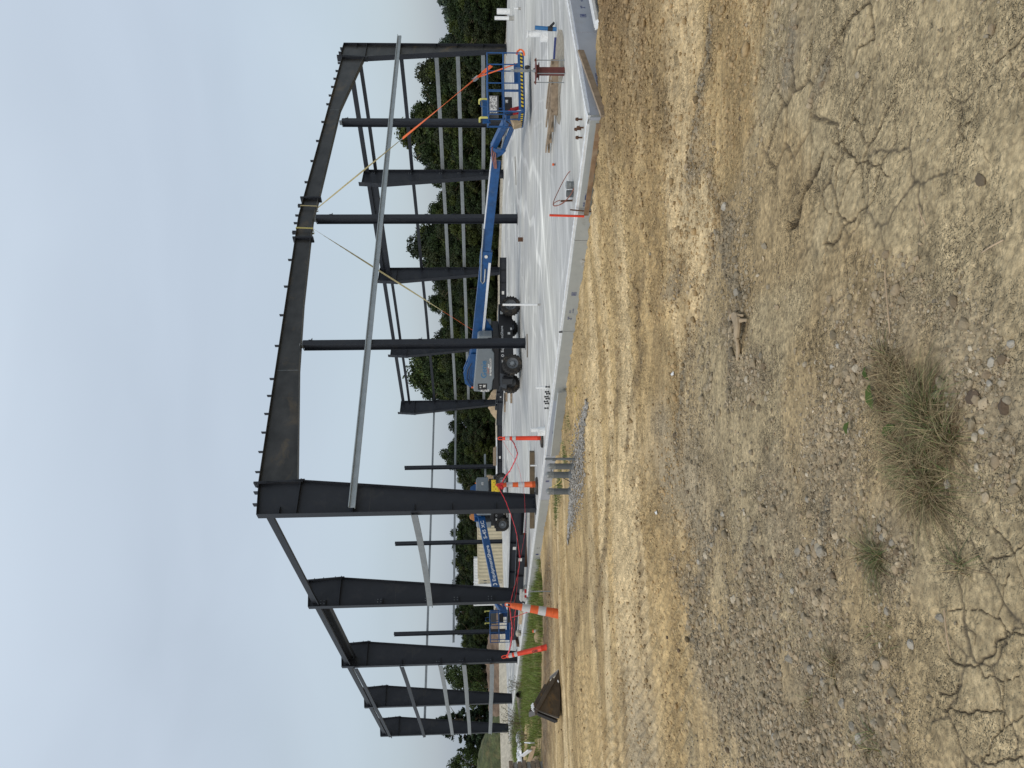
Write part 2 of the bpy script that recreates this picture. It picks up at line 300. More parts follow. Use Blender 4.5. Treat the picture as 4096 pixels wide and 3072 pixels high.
def fields(X, Y):
    r = np.hypot(X, Y); s = (X-O.x)*U.x+(Y-O.y)*U.y; t = (X-O.x)*V.x+(Y-O.y)*V.y
    a = -.185; xr = X*math.cos(a)-Y*math.sin(a); yr = X*math.sin(a)+Y*math.cos(a)   # xr along the wheel tracks
    row, yim = survey(X, Y); near = smooth(-30, 45, row-np.interp(yim, BND[:, 0], BND[:, 1])+110*(fbm(X*.9, Y*.9, 4)-.5))
    gr = np.clip(blobs(X, Y, GRAVEL)*1.3*(.35+1.3*fbm(X*1.8+3, Y*2.6, 4)), 0, 1)
    pz = np.clip(blobs(X, Y, PLATES)*1.4, 0, 1); gr = gr*(1-.75*pz)
    z = zbase(X, Y)
    mid = (1-near)*(1-smooth(25, 40, r))
    z = z+.055*(fbm(X*.35+5, Y*.5, 3)-.5)*smooth(2, 6, r)*(1-smooth(40, 60, r))
    tr = ridg(xr*.35+1.5*fbm(X*.5, Y*.5, 2), yr*2.1+3.2*fbm(X*.35, Y*.35, 3), 4)
    z = z+(.040*(tr-.55)*(.25+.75*smooth(3.5, 6, r)))*(1-smooth(30, 50, r))
    wr = np.zeros_like(X); wg = np.zeros_like(X); q_ = np.where((r > 2) & (r < 24) & (Y > 1))[0]; wx2 = X[q_]+.12*(fbm(X[q_]*3, Y[q_]*3, 3)-.5); wy2 = Y[q_]+.12*(fbm(X[q_]*3+9, Y[q_]*3, 3)-.5)
    for l, wd, gy_ in WR:
        P = [GG(*a) for a in l]
        for a_, b_ in zip(P[:-1], P[1:]):
            m_ = np.where((wx2 > min(a_.x, b_.x)-.6) & (wx2 < max(a_.x, b_.x)+.6) & (wy2 > min(a_.y, b_.y)-.6) & (wy2 < max(a_.y, b_.y)+.6))[0]
            if not len(m_): continue
            dx, dy = b_.x-a_.x, b_.y-a_.y; k = np.clip(((wx2[m_]-a_.x)*dx+(wy2[m_]-a_.y)*dy)/(dx*dx+dy*dy+1e-9), 0, 1)
            v = np.exp(-((wx2[m_]-a_.x-k*dx)**2+(wy2[m_]-a_.y-k*dy)**2)/(wd*wd)); g_ = q_[m_]; up_v = v > wr[g_]; wr[g_] = np.maximum(wr[g_], v); wg[g_] = np.where(up_v, gy_*v, wg[g_])
    z = z+wr*(.012+.030*(fbm(X*14, Y*14, 3)-.35))
    fine = fbm(xr*5, yr*14, 4, .55)-.5
    z = z+fine*(.016*near*.5+.024*mid)
    lump = fbm(X*9, Y*9, 4, .6)
    cl = smooth(.52, .75, fbm(X*.9+40, Y*1.4+3, 3))
    z = z+(lump-.5)*.022*(near*.6*(1-.6*pz)+mid*(.4+1.2*cl))
    br = np.exp(-((s-3.5)/5.2)**2-((t+15.4)/1.7)**2)*(1-.8*smooth(-14.2, -13.6, t))     # churned dark soil along the front edge of the slab
    wob_ = 2.2*(fbm(X*1.1+4, Y*.5, 4)-.5); br2 = .75*np.exp(-((t+s+1.0+wob_)/1.7)**2)*smooth(-2.5, .3, t)*(1-smooth(-1.9, -1.0, s))*(1-smooth(14, 20, t))
    hp = np.clip(br+br2, 0, 1)
    z = z+hp*((fbm(X*3.2, Y*3.2, 5, .62)-.42)*.30)
    # cleat marks pressed by machine tracks
    m1 = smooth(.46, .56, fbm(X*.45+11, Y*.35+20, 2))*smooth(5, 6.5, r)*(1-smooth(17, 22, r))*(1-hp)
    wob = .25*fbm(X*.7, Y*.7, 2)
    z = z+m1*.018*np.sin((Y*.97+X*.13+wob)*2*math.pi/.15)
    m2 = smooth(.47, .57, fbm(X*.5+61, Y*.4+7, 2))*smooth(5, 6.5, r)*(1-smooth(15, 18, r))*(1-hp)
    z = z+m2*.016*np.sin((X*.75+Y*.66+wob)*2*math.pi/.14)
    # cracks
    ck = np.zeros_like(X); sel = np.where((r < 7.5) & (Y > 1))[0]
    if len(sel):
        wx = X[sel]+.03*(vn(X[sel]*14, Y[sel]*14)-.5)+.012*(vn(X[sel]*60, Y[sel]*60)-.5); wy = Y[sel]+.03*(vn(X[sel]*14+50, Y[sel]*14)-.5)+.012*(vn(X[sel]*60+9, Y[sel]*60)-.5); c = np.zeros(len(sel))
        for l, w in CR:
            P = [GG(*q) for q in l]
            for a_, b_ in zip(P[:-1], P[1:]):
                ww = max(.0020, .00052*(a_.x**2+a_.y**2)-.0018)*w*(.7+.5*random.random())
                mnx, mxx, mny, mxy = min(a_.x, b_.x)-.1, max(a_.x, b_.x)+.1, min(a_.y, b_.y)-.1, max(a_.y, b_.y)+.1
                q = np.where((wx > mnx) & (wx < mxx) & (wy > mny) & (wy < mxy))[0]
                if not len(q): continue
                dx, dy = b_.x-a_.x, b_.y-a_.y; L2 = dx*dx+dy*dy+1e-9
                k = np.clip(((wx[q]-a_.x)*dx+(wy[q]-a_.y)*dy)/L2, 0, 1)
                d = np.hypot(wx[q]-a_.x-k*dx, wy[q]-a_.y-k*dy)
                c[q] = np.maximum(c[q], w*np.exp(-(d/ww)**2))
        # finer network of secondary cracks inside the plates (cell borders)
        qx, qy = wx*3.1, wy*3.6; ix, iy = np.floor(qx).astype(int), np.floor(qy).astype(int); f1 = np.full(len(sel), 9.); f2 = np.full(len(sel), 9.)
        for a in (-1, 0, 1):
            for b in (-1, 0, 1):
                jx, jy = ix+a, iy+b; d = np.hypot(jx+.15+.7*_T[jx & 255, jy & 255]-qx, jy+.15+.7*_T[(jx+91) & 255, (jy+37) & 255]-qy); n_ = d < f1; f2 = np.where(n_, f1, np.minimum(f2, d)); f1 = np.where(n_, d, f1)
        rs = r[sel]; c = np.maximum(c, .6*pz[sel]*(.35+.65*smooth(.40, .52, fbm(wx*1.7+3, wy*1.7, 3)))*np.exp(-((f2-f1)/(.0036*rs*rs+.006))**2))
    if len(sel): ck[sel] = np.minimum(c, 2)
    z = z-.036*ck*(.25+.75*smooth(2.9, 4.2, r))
    # small pebbly relief
    g1 = vn(X*38, Y*38); g2 = vn(X*75+5, Y*75)
    z = z+(near*.6*(1-.6*pz)+mid*.35)*(smooth(.55, .95, g1)*.009+smooth(.5, .95, g2)*.005)*(.35+gr)
    return z, dict(r=r, s=s, t=t, near=near, gr=gr, hp=hp, wr=wr, wg=wg, cl=cl, fine=fine, tr=tr, ck=ck, pz=pz, xr=xr, yr=yr, g1=g1)
def gcolor(X, Y, F):
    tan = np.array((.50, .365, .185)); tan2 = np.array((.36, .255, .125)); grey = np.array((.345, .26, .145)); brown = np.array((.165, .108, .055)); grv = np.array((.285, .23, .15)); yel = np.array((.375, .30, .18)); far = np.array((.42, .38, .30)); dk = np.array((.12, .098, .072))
    def mixc(c, d, k): return c*(1-k[:, None])+d*k[:, None]
    c = np.tile(tan, (len(X), 1))
    c = mixc(c, tan2, smooth(.42, .68, fbm(F['xr']*.35+2, F['yr']*2.0, 4)))
    st = fbm(F['xr']*.13+9, F['yr']*1.5, 3, .45)
    c = mixc(c, np.array((.60, .465, .27)), smooth(.50, .62, st)*.8); c = mixc(c, tan2*.9, (1-smooth(.33, .45, st))*.5)
    c = mixc(c, grey, .8*F['near'])
    c = mixc(c, yel, F['near']*smooth(.45, .6, fbm(X*.9+8, Y*.9, 3))*.8)
    c = mixc(c, yel, blobs(X, Y, [(3950, 2700, .7, .5), (4050, 3000, .6, .5), (3900, 2300, .4, .3)])*.7)
    c = mixc(c, np.array((.35, .29, .2)), .75*blobs(X, Y, [(2700,1900,.5,1.5),(2880,2750,.3,.9),(2560,3000,1.3,1.1),(2650,1700,.3,.6)]))
    c = mixc(c, grv, np.clip(F['gr'], 0, 1)*.8)
    c = mixc(c, brown, np.clip(F['hp']*1.3, 0, 1)*.9)
    c = mixc(c, np.array((.19, .145, .095)), .95*np.exp(-((F['t']+F['s']+.7+3.0*(fbm(X*1.1+4, Y*.5, 4)-.5))/2.0)**2)*smooth(-2.5, .3, F['t'])*(1-smooth(-1.6, -.8, F['s'])))
    c = mixc(c, tan2*.75, F['cl']*.45*(1-F['near'])); c = mixc(c, brown, .75*np.clip(F['hp']*1.6, 0, 1)*smooth(.38, .62, fbm(F['xr']*1.1, F['yr']*3.5, 4, .6)))
    wn = np.clip(F['wr']*(.3+1.3*fbm(X*7, Y*7, 3)), 0, 1); c = mixc(c, np.array((.21, .15, .08)), wn*.8*(1-F['wg'])); c = mixc(c, np.array((.215, .185, .135)), wn*F['wg'])
    c = c*1.0
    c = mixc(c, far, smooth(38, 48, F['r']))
    v = 1+.5*(fbm(X*6+3, Y*6, 4, .6)-.5)+.6*F['fine']+.3*(F['g1']-.5)*F['near']+.5*(vn(X*55, Y*55)-.5)*(1-smooth(9, 14, F['r']))  # pit and pebble shade put into the colour, with random tone on top
    c = c*v[:, None]; c = mixc(c, np.array((.075, .062, .045)), np.clip(F['ck']*1.4, 0, .82))  # groove shade and damp fill of the cracks both put into this dark colour
    return np.clip(c, .01, .8)
# polar sheet: fine where the ground is near, reaching to the horizon
rr = list(np.arange(.3, 2.2, .05)); r_ = 2.2
while r_ < 900:
    rr.append(r_)
    r_ += (r_*r_/1650 if r_ < 8.6 else .05 if r_ < 24 else .12 if r_ < 45 else r_*.05)
th = np.concatenate([np.arange(-math.pi, -.56, .045), np.arange(-.56, .56, .00165), np.arange(.56, math.pi-.02, .045)])
rr = np.array(rr); nr, ntH = len(rr), len(th)
X = (rr[:, None]*np.sin(th)[None, :]).ravel(); Y = (rr[:, None]*np.cos(th)[None, :]).ravel()
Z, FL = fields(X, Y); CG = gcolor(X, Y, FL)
def npmesh(name, verts, faces, nside, mat_, attr=None, smooth_=True):
    me = bpy.data.meshes.new(name); nv, nf = len(verts), len(faces)
    me.vertices.add(nv); me.vertices.foreach_set('co', np.ascontiguousarray(verts, dtype=np.float32).ravel())
    me.loops.add(nf*nside); me.loops.foreach_set('vertex_index', np.ascontiguousarray(faces, dtype=np.int32).ravel())
    me.polygons.add(nf); me.polygons.foreach_set('loop_start', np.arange(0, nf*nside, nside, dtype=np.int32)); me.polygons.foreach_set('loop_total', np.full(nf, nside, dtype=np.int32))
    me.polygons.foreach_set('use_smooth', np.full(nf, smooth_))
    me.update(calc_edges=True)
    if attr is not None:
        a = me.color_attributes.new('Col', 'FLOAT_COLOR', 'POINT'); a.data.foreach_set('color', np.c_[attr, np.ones(nv)].astype(np.float32).ravel())
    if mat_: me.materials.append(mat_)
    return me
i = np.arange(nr-1)[:, None]*ntH; j = np.arange(ntH)[None, :]; j2 = (j+1) % ntH
FA = np.stack([i+j, i+j2, i+ntH+j2, i+ntH+j], -1).reshape(-1, 4)[:, ::-1]
def attrmat(name, rough=.95, bump=.004, bscale=90, var=.25, vscale=25, spec=.2, trans=0):
    m = mat(name, (1, 1, 1), rough, 0, var, vscale, bump, bscale, spec=spec); t = m.node_tree; p = t.nodes['Principled BSDF']
    at = N(t, 'ShaderNodeAttribute', attribute_name='Col'); src = p.inputs['Base Color'].links[0].from_socket
    mx = N(t, 'ShaderNodeMix', data_type='RGBA', blend_type='MULTIPLY'); mx.inputs[0].default_value = 1
    t.links.new(at.outputs['Color'], mx.inputs[6]); t.links.new(src, mx.inputs[7]); t.links.new(mx.outputs[2], p.inputs['Base Color'])
    return m
M['ground'] = attrmat('bare_earth', .95, .013, 38, .30, 42)
def extra_bump(m, sc, dist, st=(1, 1, 1), rot=0):
    t = m.node_tree; p = t.nodes['Principled BSDF']; tc = N(t, 'ShaderNodeTexCoord'); mp = N(t, 'ShaderNodeMapping'); mp.inputs['Scale'].default_value = st; mp.inputs['Rotation'].default_value = (0, 0, rot); t.links.new(tc.outputs['Object'], mp.inputs[0])
    n = N(t, 'ShaderNodeTexNoise'); n.inputs['Scale'].default_value = sc; n.inputs['Detail'].default_value = 6; n.inputs['Roughness'].default_value = .65; t.links.new(mp.outputs[0], n.inputs[0])
    b = N(t, 'ShaderNodeBump'); b.inputs['Distance'].default_value = dist; t.links.new(n.outputs[0], b.inputs['Height']); t.links.new(p.inputs['Normal'].links[0].from_socket, b.inputs['Normal']); t.links.new(b.outputs[0], p.inputs['Normal'])
extra_bump(M['ground'], 11, .022)
def pebble(m, sc, dist):
    t = m.node_tree; p = t.nodes['Principled BSDF']; tc = N(t, 'ShaderNodeTexCoord'); n = N(t, 'ShaderNodeTexNoise'); n.inputs['Scale'].default_value = 2.2; n.inputs['Detail'].default_value = 5; n.inputs['Roughness'].default_value = .7; t.links.new(tc.outputs['Object'], n.inputs[0])
    mk = N(t, 'ShaderNodeMapRange'); mk.inputs[1].default_value = .42; mk.inputs[2].default_value = .58; t.links.new(n.outputs[0], mk.inputs[0])
    for s_, d_ in ((sc, dist), (sc*2.3, dist*.5)):
        v = N(t, 'ShaderNodeTexVoronoi'); v.inputs['Scale'].default_value = s_; t.links.new(tc.outputs['Object'], v.inputs['Vector'])
        h = N(t, 'ShaderNodeMath', operation='MULTIPLY'); t.links.new(v.outputs['Distance'], h.inputs[0]); t.links.new(mk.outputs[0], h.inputs[1])
        b = N(t, 'ShaderNodeBump'); b.invert = True; b.inputs['Distance'].default_value = d_; t.links.new(h.outputs[0], b.inputs['Height']); t.links.new(p.inputs['Normal'].links[0].from_socket, b.inputs['Normal']); t.links.new(b.outputs[0], p.inputs['Normal'])
        bw = N(t, 'ShaderNodeRGBToBW'); t.links.new(v.outputs['Color'], bw.inputs[0]); r_ = N(t, 'ShaderNodeMapRange'); r_.inputs[3].default_value = .74; r_.inputs[4].default_value = 1.28; t.links.new(bw.outputs[0], r_.inputs[0])
        mx = N(t, 'ShaderNodeMix', data_type='RGBA'); mx.inputs[6].default_value = (1, 1, 1, 1); t.links.new(mk.outputs[0], mx.inputs[0]); t.links.new(r_.outputs[0], mx.inputs[7])
        m2 = N(t, 'ShaderNodeMix', data_type='RGBA', blend_type='MULTIPLY'); m2.inputs[0].default_value = 1; t.links.new(p.inputs['Base Color'].links[0].from_socket, m2.inputs[6]); t.links.new(mx.outputs[2], m2.inputs[7]); t.links.new(m2.outputs[2], p.inputs['Base Color'])
pebble(M['ground'], 62, .012)
M['stone'] = attrmat('gravel_stone', .9, .003, 150, .15, 60)
M['leaf'] = attrmat('foliage', .7, 0, 10, .3, 1.5, .25)
M['blade'] = attrmat('grass_blade', .6, 0, 10, .15, 6, .3)
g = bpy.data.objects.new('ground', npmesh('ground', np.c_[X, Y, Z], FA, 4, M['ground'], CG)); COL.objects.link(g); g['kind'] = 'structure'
def gz(x, y):
    z, _ = fields(np.array([float(x)]), np.array([float(y)])); return float(z[0])
def gnd(x, y, off=0.0):
    p = GG(x, y); p.z = gz(p.x, p.y)+off; return p

# ------------------------------------------------------------------ slab
def concrete_mat():
    m = bpy.data.materials.new('new_concrete'); m.use_nodes = True; t = m.node_tree; p = t.nodes['Principled BSDF']; L = t.links
    p.inputs['Roughness'].default_value = .62; p.inputs['Specular IOR Level'].default_value = .35
    tc = N(t, 'ShaderNodeTexCoord')
    def nz(sc, det=6, st=(1, 1, 1), rot=0, dist=0, loc=(0, 0, 0)):
        mp = N(t, 'ShaderNodeMapping'); mp.inputs['Scale'].default_value = st; mp.inputs['Rotation'].default_value = (0, 0, rot); mp.inputs['Location'].default_value = loc; L.new(tc.outputs['Object'], mp.inputs[0])
        n = N(t, 'ShaderNodeTexNoise'); n.inputs['Scale'].default_value = sc; n.inputs['Detail'].default_value = det; n.inputs['Roughness'].default_value = .6; n.inputs['Distortion'].default_value = dist; L.new(mp.outputs[0], n.inputs[0]); return n.outputs[0]
    def rng_(s, a, b, c, d):
        r = N(t, 'ShaderNodeMapRange'); L.new(s, r.inputs[0])
        for k, v in enumerate((a, b, c, d)): r.inputs[k+1].default_value = v
        return r.outputs[0]
    def mul(a, b):
        q = N(t, 'ShaderNodeMath', operation='MULTIPLY'); L.new(a, q.inputs[0]); L.new(b, q.inputs[1]); return q.outputs[0]
    v = rng_(nz(.35, 5), .3, .7, .80, 1.18)
    v = mul(v, rng_(nz(1.0, 7, (.25, 2.2, 1), -.62), .3, .7, .80, 1.2))
    v = mul(v, rng_(nz(2.2, 6, (.15, 3.4, 1), -.35), .3, .7, .88, 1.12))
    v = mul(v, rng_(nz(28, 4), .3, .7, .92, 1.08))
    # curved trowel and tyre sweeps
    for (cx, cy, d, w, k) in ((14, -30, 1.1, .8, .30), (-22, 20, 1.4, .6, .26), (30, 40, 2.0, .5, .2)):
        mp = N(t, 'ShaderNodeMapping'); mp.inputs['Location'].default_value = (-cx, -cy, 0); L.new(tc.outputs['Object'], mp.inputs[0])
        ln = N(t, 'ShaderNodeVectorMath', operation='LENGTH'); L.new(mp.outputs[0], ln.inputs[0])
        n1 = nz(.12, 2, loc=(cx, 0, 0)); ad = N(t, 'ShaderNodeMath', operation='MULTIPLY_ADD'); L.new(n1, ad.inputs[0]); ad.inputs[1].default_value = 7; L.new(ln.outputs['Value'], ad.inputs[2])
        cb = N(t, 'ShaderNodeCombineXYZ'); L.new(ad.outputs[0], cb.inputs[0])
        n2 = N(t, 'ShaderNodeTexNoise'); n2.inputs['Scale'].default_value = d; n2.inputs['Detail'].default_value = 3; L.new(cb.outputs[0], n2.inputs[0])
        v = mul(v, rng_(n2.outputs[0], .55, .64, 1, 1+k*1.3))
    sc = N(t, 'ShaderNodeVectorMath', operation='SCALE'); L.new(v, sc.inputs['Scale'])
    mx = N(t, 'ShaderNodeMix', data_type='RGBA'); L.new(rng_(nz(.22, 4, loc=(9, 3, 0)), .42, .6, 0, 1), mx.inputs[0]); mx.inputs[6].default_value = (.375, .37, .355, 1); mx.inputs[7].default_value = (.47, .46, .42, 1)
    L.new(mx.outputs[2], sc.inputs[0]); L.new(sc.outputs[0], p.inputs['Base Color'])
    bp = N(t, 'ShaderNodeBump'); bp.inputs['Distance'].default_value = .002; L.new(nz(40, 4), bp.inputs['Height']); L.new(bp.outputs[0], p.inputs['Normal'])
    return m
M['slab'] = concrete_mat()
S0, S1, T0, T1 = -.25, 26.75, -13.45, 32.0
mb = MB(); cuts_t = [T0, -7.85, -.12, 7.75, 15.7, 23.7, T1]; cuts_s = [S0, 6.5, 13.1, 19.7, S1]; jw = .011
for a in range(len(cuts_s)-1):
    for b in range(len(cuts_t)-1):
        s0, s1, t0, t1 = cuts_s[a]+(jw if a else 0), cuts_s[a+1], cuts_t[b]+(jw if b else 0), cuts_t[b+1]
        mb.box8([B(s0, t0, -.38), B(s1-jw, t0, -.38), B(s1-jw, t1-jw, -.38), B(s0, t1-jw, -.38), B(s0, t0), B(s1-jw, t0), B(s1-jw, t1-jw), B(s0, t1-jw)])
mb.box8([B(S0+.02, T0+.02, -.37), B(S1-.02, T0+.02, -.37), B(S1-.02, T1-.02, -.37), B(S0+.02, T1-.02, -.37), B(S0+.02, T0+.02, -.012), B(S1-.02, T0+.02, -.012), B(S1-.02, T1-.02, -.012), B(S0+.02, T1-.02, -.012)])
solo('concrete_slab', mb, M['slab'], None, None, B(0, 0), kind='structure')
# irregular white cement lip along the near edges
def lip(fn, a, b, z, w0, step=.05):
    mb = MB(); n = int((b-a)/step); vs = []; fs = []
    for k in range(n+1):
        q = a+(b-a)*k/n; w = w0*(.65+.9*float(fbm(np.array([q*1.3]), np.array([z*9+2.]), 3)[0])); hh = .012+.012*random.random()
        vs += [fn(q, .04, z+.004), fn(q, .0, z+hh), fn(q, -w, z+hh*.6), fn(q, -w-.005, z-.05-.02*random.random())]
    for k in range(n):
        for m_ in range(3): fs.append((k*4+m_, k*4+4+m_, k*4+5+m_, k*4+1+m_))
    mb.add(vs, [f[::-1] for f in fs]); return mb
solo('cement_lip', lip(lambda q, w, z: B(S0+w, q, z), T0-.1, 24, 0.0, .05), M['slop'], 'ragged white cement lip along the left edge of the slab', 'edge lip', B(S0, 0))
solo('cement_lip', lip(lambda q, w, z: B(q, T0+w, z), -.35, 16, 0.0, .05), M['slop'], 'ragged white cement lip along the front edge of the slab at right', 'edge lip', B(4, T0))
# insulation boards
def board(a, b, side, k, nm, lab):
    zb, zt = -.46, -.03; off = (.11, .16)[k % 2] if side == 'L' else .13
    f = (lambda q, w, z: B(S0-w, q, z)) if side == 'L' else (lambda q, w, z: B(q, T0-w, z))
    root = thing('foam_board', lab, 'insulation board', f((a+b)/2, .1, zb), 'insulation boards lining the slab edge')
    mb = MB(); c = [f(a+.004, .05, zb), f(b-.004, .05, zb), f(b-.004, .1, zb), f(a+.004, .1, zb)]
    tilt = .006*((k*7) % 3-1)
    mb.box8(c+[p+ZZ*(zt-zb)+(f(0, tilt, 0)-f(0, 0, 0)) for p in c]); part('panel', mb, M['foamb'] if k in nm else M['foamg'], root)
    return root, f
labsL = ['at the near left corner of the slab', 'under the brown plank with a red stake', 'nearest the broken lump of concrete', 'with the tall grey stake at its far end', 'left of the grey stake, printed with a square', 'above the broken foam offcut', 'left of the foam offcut, next to the white pipe base', 'behind the grey conduit pipes', 'below the foot of the nearest left steel column', 'left of the nearest steel column foot', 'printed in large letters near the paper stack', 'beside the leaning orange cone', 'behind the long grass at the left']
marks = []
t_ = T0-.1; k = 0
while t_ < 31:
    t2 = t_+2.44; lab = 'grey foam insulation board '+labsL[min(k, 12)]
    if k >= 13: lab = 'grey foam insulation board in the far run behind the grass at left'
    rt_, f = board(t_, t2, 'L', k, (3, 4, 8, 9), lab); marks.append((rt_, f, t_, t2, k)); t_ = t2; k += 1
for rt_, f, a, b, k in marks[:12]:
    n = -U; y_ = ZZ; x_ = -V   # text reads left-to-right seen from outside: outside looks along +U, right hand is -V
    def put(nm, q, z, s_, txt, m_=M['ink'], w=None, off=.004): text('printed_text', txt, m_, rt_, f(q, .103, z), x_, y_, s_, off, th=.0006, width=w)
    if k in (0, 1): put('t', b-.75 if k == 0 else b-.35, -.17, .11, '2"', off=.006); put('t', b-.95 if k == 0 else b-.55, -.14, .045, 'R10'); put('t', b-.95 if k == 0 else b-.55, -.19, .03, 'SQ. EDGE')
    elif k in (3, 4, 5, 6): put('t', a+.9, -.15, .05, 'R10', M['dgrey']); put('t', a+.9, -.2, .028, 'SQ. EDGE', M['dgrey'])
    elif k in (7, 8): 
        for r_i in range(4): put('t', a+1.9, -.12-.035*r_i, .022, 'RIGID INSULATION TYPE X', M['dgrey'])
    elif k == 10: put('t', a+1.1, -.27, .10, 'Styrofoam', M['dgrey'], off=0); put('t', a+1.5, -.14, .04, 'R10', M['dgrey'])
    q0 = a+1.35 if k != 0 else a+1.5
    if k in (0, 1, 2, 3, 4, 5, 6):   # small printed square emblem
        mb = MB(); zc, e = -.15, .045
        for (x0, x1, z0, z1) in ((-e, e, e-.008, e), (-e, e, -e, -e+.008), (-e, -e+.008, -e+.008, e-.008), (e-.008, e, -e+.008, e-.008), (-.02, -.012, -.03, .03), (0, .008, -.03, .03), (.02, .028, -.03, .03)):
            mb.box8([f(q0+x0, .1, zc+z0), f(q0+x1, .1, zc+z0), f(q0+x1, .1035, zc+z0), f(q0+x0, .1035, zc+z0), f(q0+x0, .1, zc+z1), f(q0+x1, .1, zc+z1), f(q0+x1, .1035, zc+z1), f(q0+x0, .1035, zc+z1)])
        part('printed_square', mb, M['ink'], rt_)
labsF = ['on the front edge, behind the leaning plank', 'on the front edge below the blue pipe', 'on the front edge at the right side of the photo']
a_ = -.36
for k in range(6):
    lb = 'blue grey foam insulation board '+labsF[min(k, 2)]
    if k > 2: break
    rt_, f = board(a_, a_+2.44, 'F', k, (0, 1, 2, 3), lb)
    if k in (0, 1, 2):
        q = a_+(.9, 1.15, .9)[k]
        text('printed_text', 'RIGID INSULATION' if k == 0 else 'SQ. EDGE', M['ink'], rt_, f(q-.1, .103, -.24), U, ZZ, .045, .001, th=.0006)
        if k: text('printed_text', '2"', M['ink'], rt_, f(q-.35, .103, -.26), U, ZZ, .11, .004, th=.0006)
        mb = MB(); zc, e = -.2, .05; q0 = q-.6
        for (x0, x1, z0, z1) in ((-e, e, e-.008, e), (-e, e, -e, -e+.008), (-e, -e+.008, -e+.008, e-.008), (e-.008, e, -e+.008, e-.008), (-.02, -.012, -.03, .03), (0, .008, -.03, .03), (.02, .028, -.03, .03)):
            mb.box8([f(q0+x0, .1, zc+z0), f(q0+x1, .1, zc+z0), f(q0+x1, .1035, zc+z0), f(q0+x0, .1035, zc+z0), f(q0+x0, .1, zc+z1), f(q0+x1, .1, zc+z1), f(q0+x1, .1035, zc+z1), f(q0+x0, .1035, zc+z1)])
        part('printed_square', mb, M['ink'], rt_)
    a_ += 2.44
# concrete footing showing under the front boards, offcuts
mb = MB(); mb.box8([B(1.2, T0-.75, -.6), B(12, T0-.75, -.6), B(12, T0-.12, -.6), B(1.2, T0-.12, -.6), B(1.2, T0-.75, -.42), B(12, T0-.75, -.42), B(12, T0-.12, -.42), B(1.2, T0-.12, -.42)])
solo('footing', mb, M['conc'], 'grey concrete footing strip below the front insulation boards', 'footing', B(5, T0, -.6), bev=.01)
def slabpiece(name, lab, cat, p, q, w, h, m_, roll=0, group=None, bev=.004):
    p, q = Vector(p), Vector(q); upv = Matrix.Rotation(roll, 3, (q-p).normalized()) @ ZZ
    mb = MB(); mb.bar(p, q, w, h, upv); return solo(name, mb, m_, lab, cat, (p+q)/2, group, bev=bev)
slabpiece('foam_offcut', 'white edged foam strip lying along the front footing at the right', 'foam strip', B(3.3, T0-.33, -.33), B(1.95, T0-.31, -.33), .14, .05, M['slop'])
slabpiece('foam_offcut', 'short white foam strip slanting down into the brown dirt below the front boards', 'foam strip', B(1.85, T0-.33, -.32), B(1.25, T0-.8, -.42), .14, .05, M['slop'])
slabpiece('foam_offcut', 'broken foam board offcut leaning on the boards at centre left', 'foam strip', B(S0-.22, -6.75, -.2), B(S0-.42, -4.35, -.2), .05, .26, M['foamg'], R(-14))

# ------------------------------------------------------------------ steel frames
BT = [0, 7.77, 15.84, 23.86, 31.63]; WS = 26.36; GZ = [7.62, 5.46, 3.64, 2.53, 1.21]
def i_outline(mbw, mbo, mbi, f, poly_out, poly_in, fl=.26, ft=.016, wt=.012):
    # web between two polylines of equal length, flanges following them; f(s,y,z)
    for a in range(len(poly_out)-1):
        o0, o1, i0, i1 = poly_out[a], poly_out[a+1], poly_in[a], poly_in[a+1]
        mbw.box8([f(o0[0], -wt/2, o0[1]), f(i0[0], -wt/2, i0[1]), f(i0[0], wt/2, i0[1]), f(o0[0], wt/2, o0[1]), f(o1[0], -wt/2, o1[1]), f(i1[0], -wt/2, i1[1]), f(i1[0], wt/2, i1[1]), f(o1[0], wt/2, o1[1])])
    for P, mbf, sg in ((poly_out, mbo, -1), (poly_in, mbi, 1)):
        for a in range(len(P)-1):
            p, q = P[a], P[a+1]; d = Vector((q[0]-p[0], q[1]-p[1])).normalized(); n = Vector((-d.y, d.x))*ft
            c = []
            for y in (-fl/2, fl/2):
                c.append([f(p[0]-n.x/2, y, p[1]-n.y/2), f(q[0]-n.x/2, y, q[1]-n.y/2), f(q[0]+n.x/2, y, q[1]+n.y/2), f(p[0]+n.x/2, y, p[1]+n.y/2)])
            mbf.box8(c[0]+c[1])
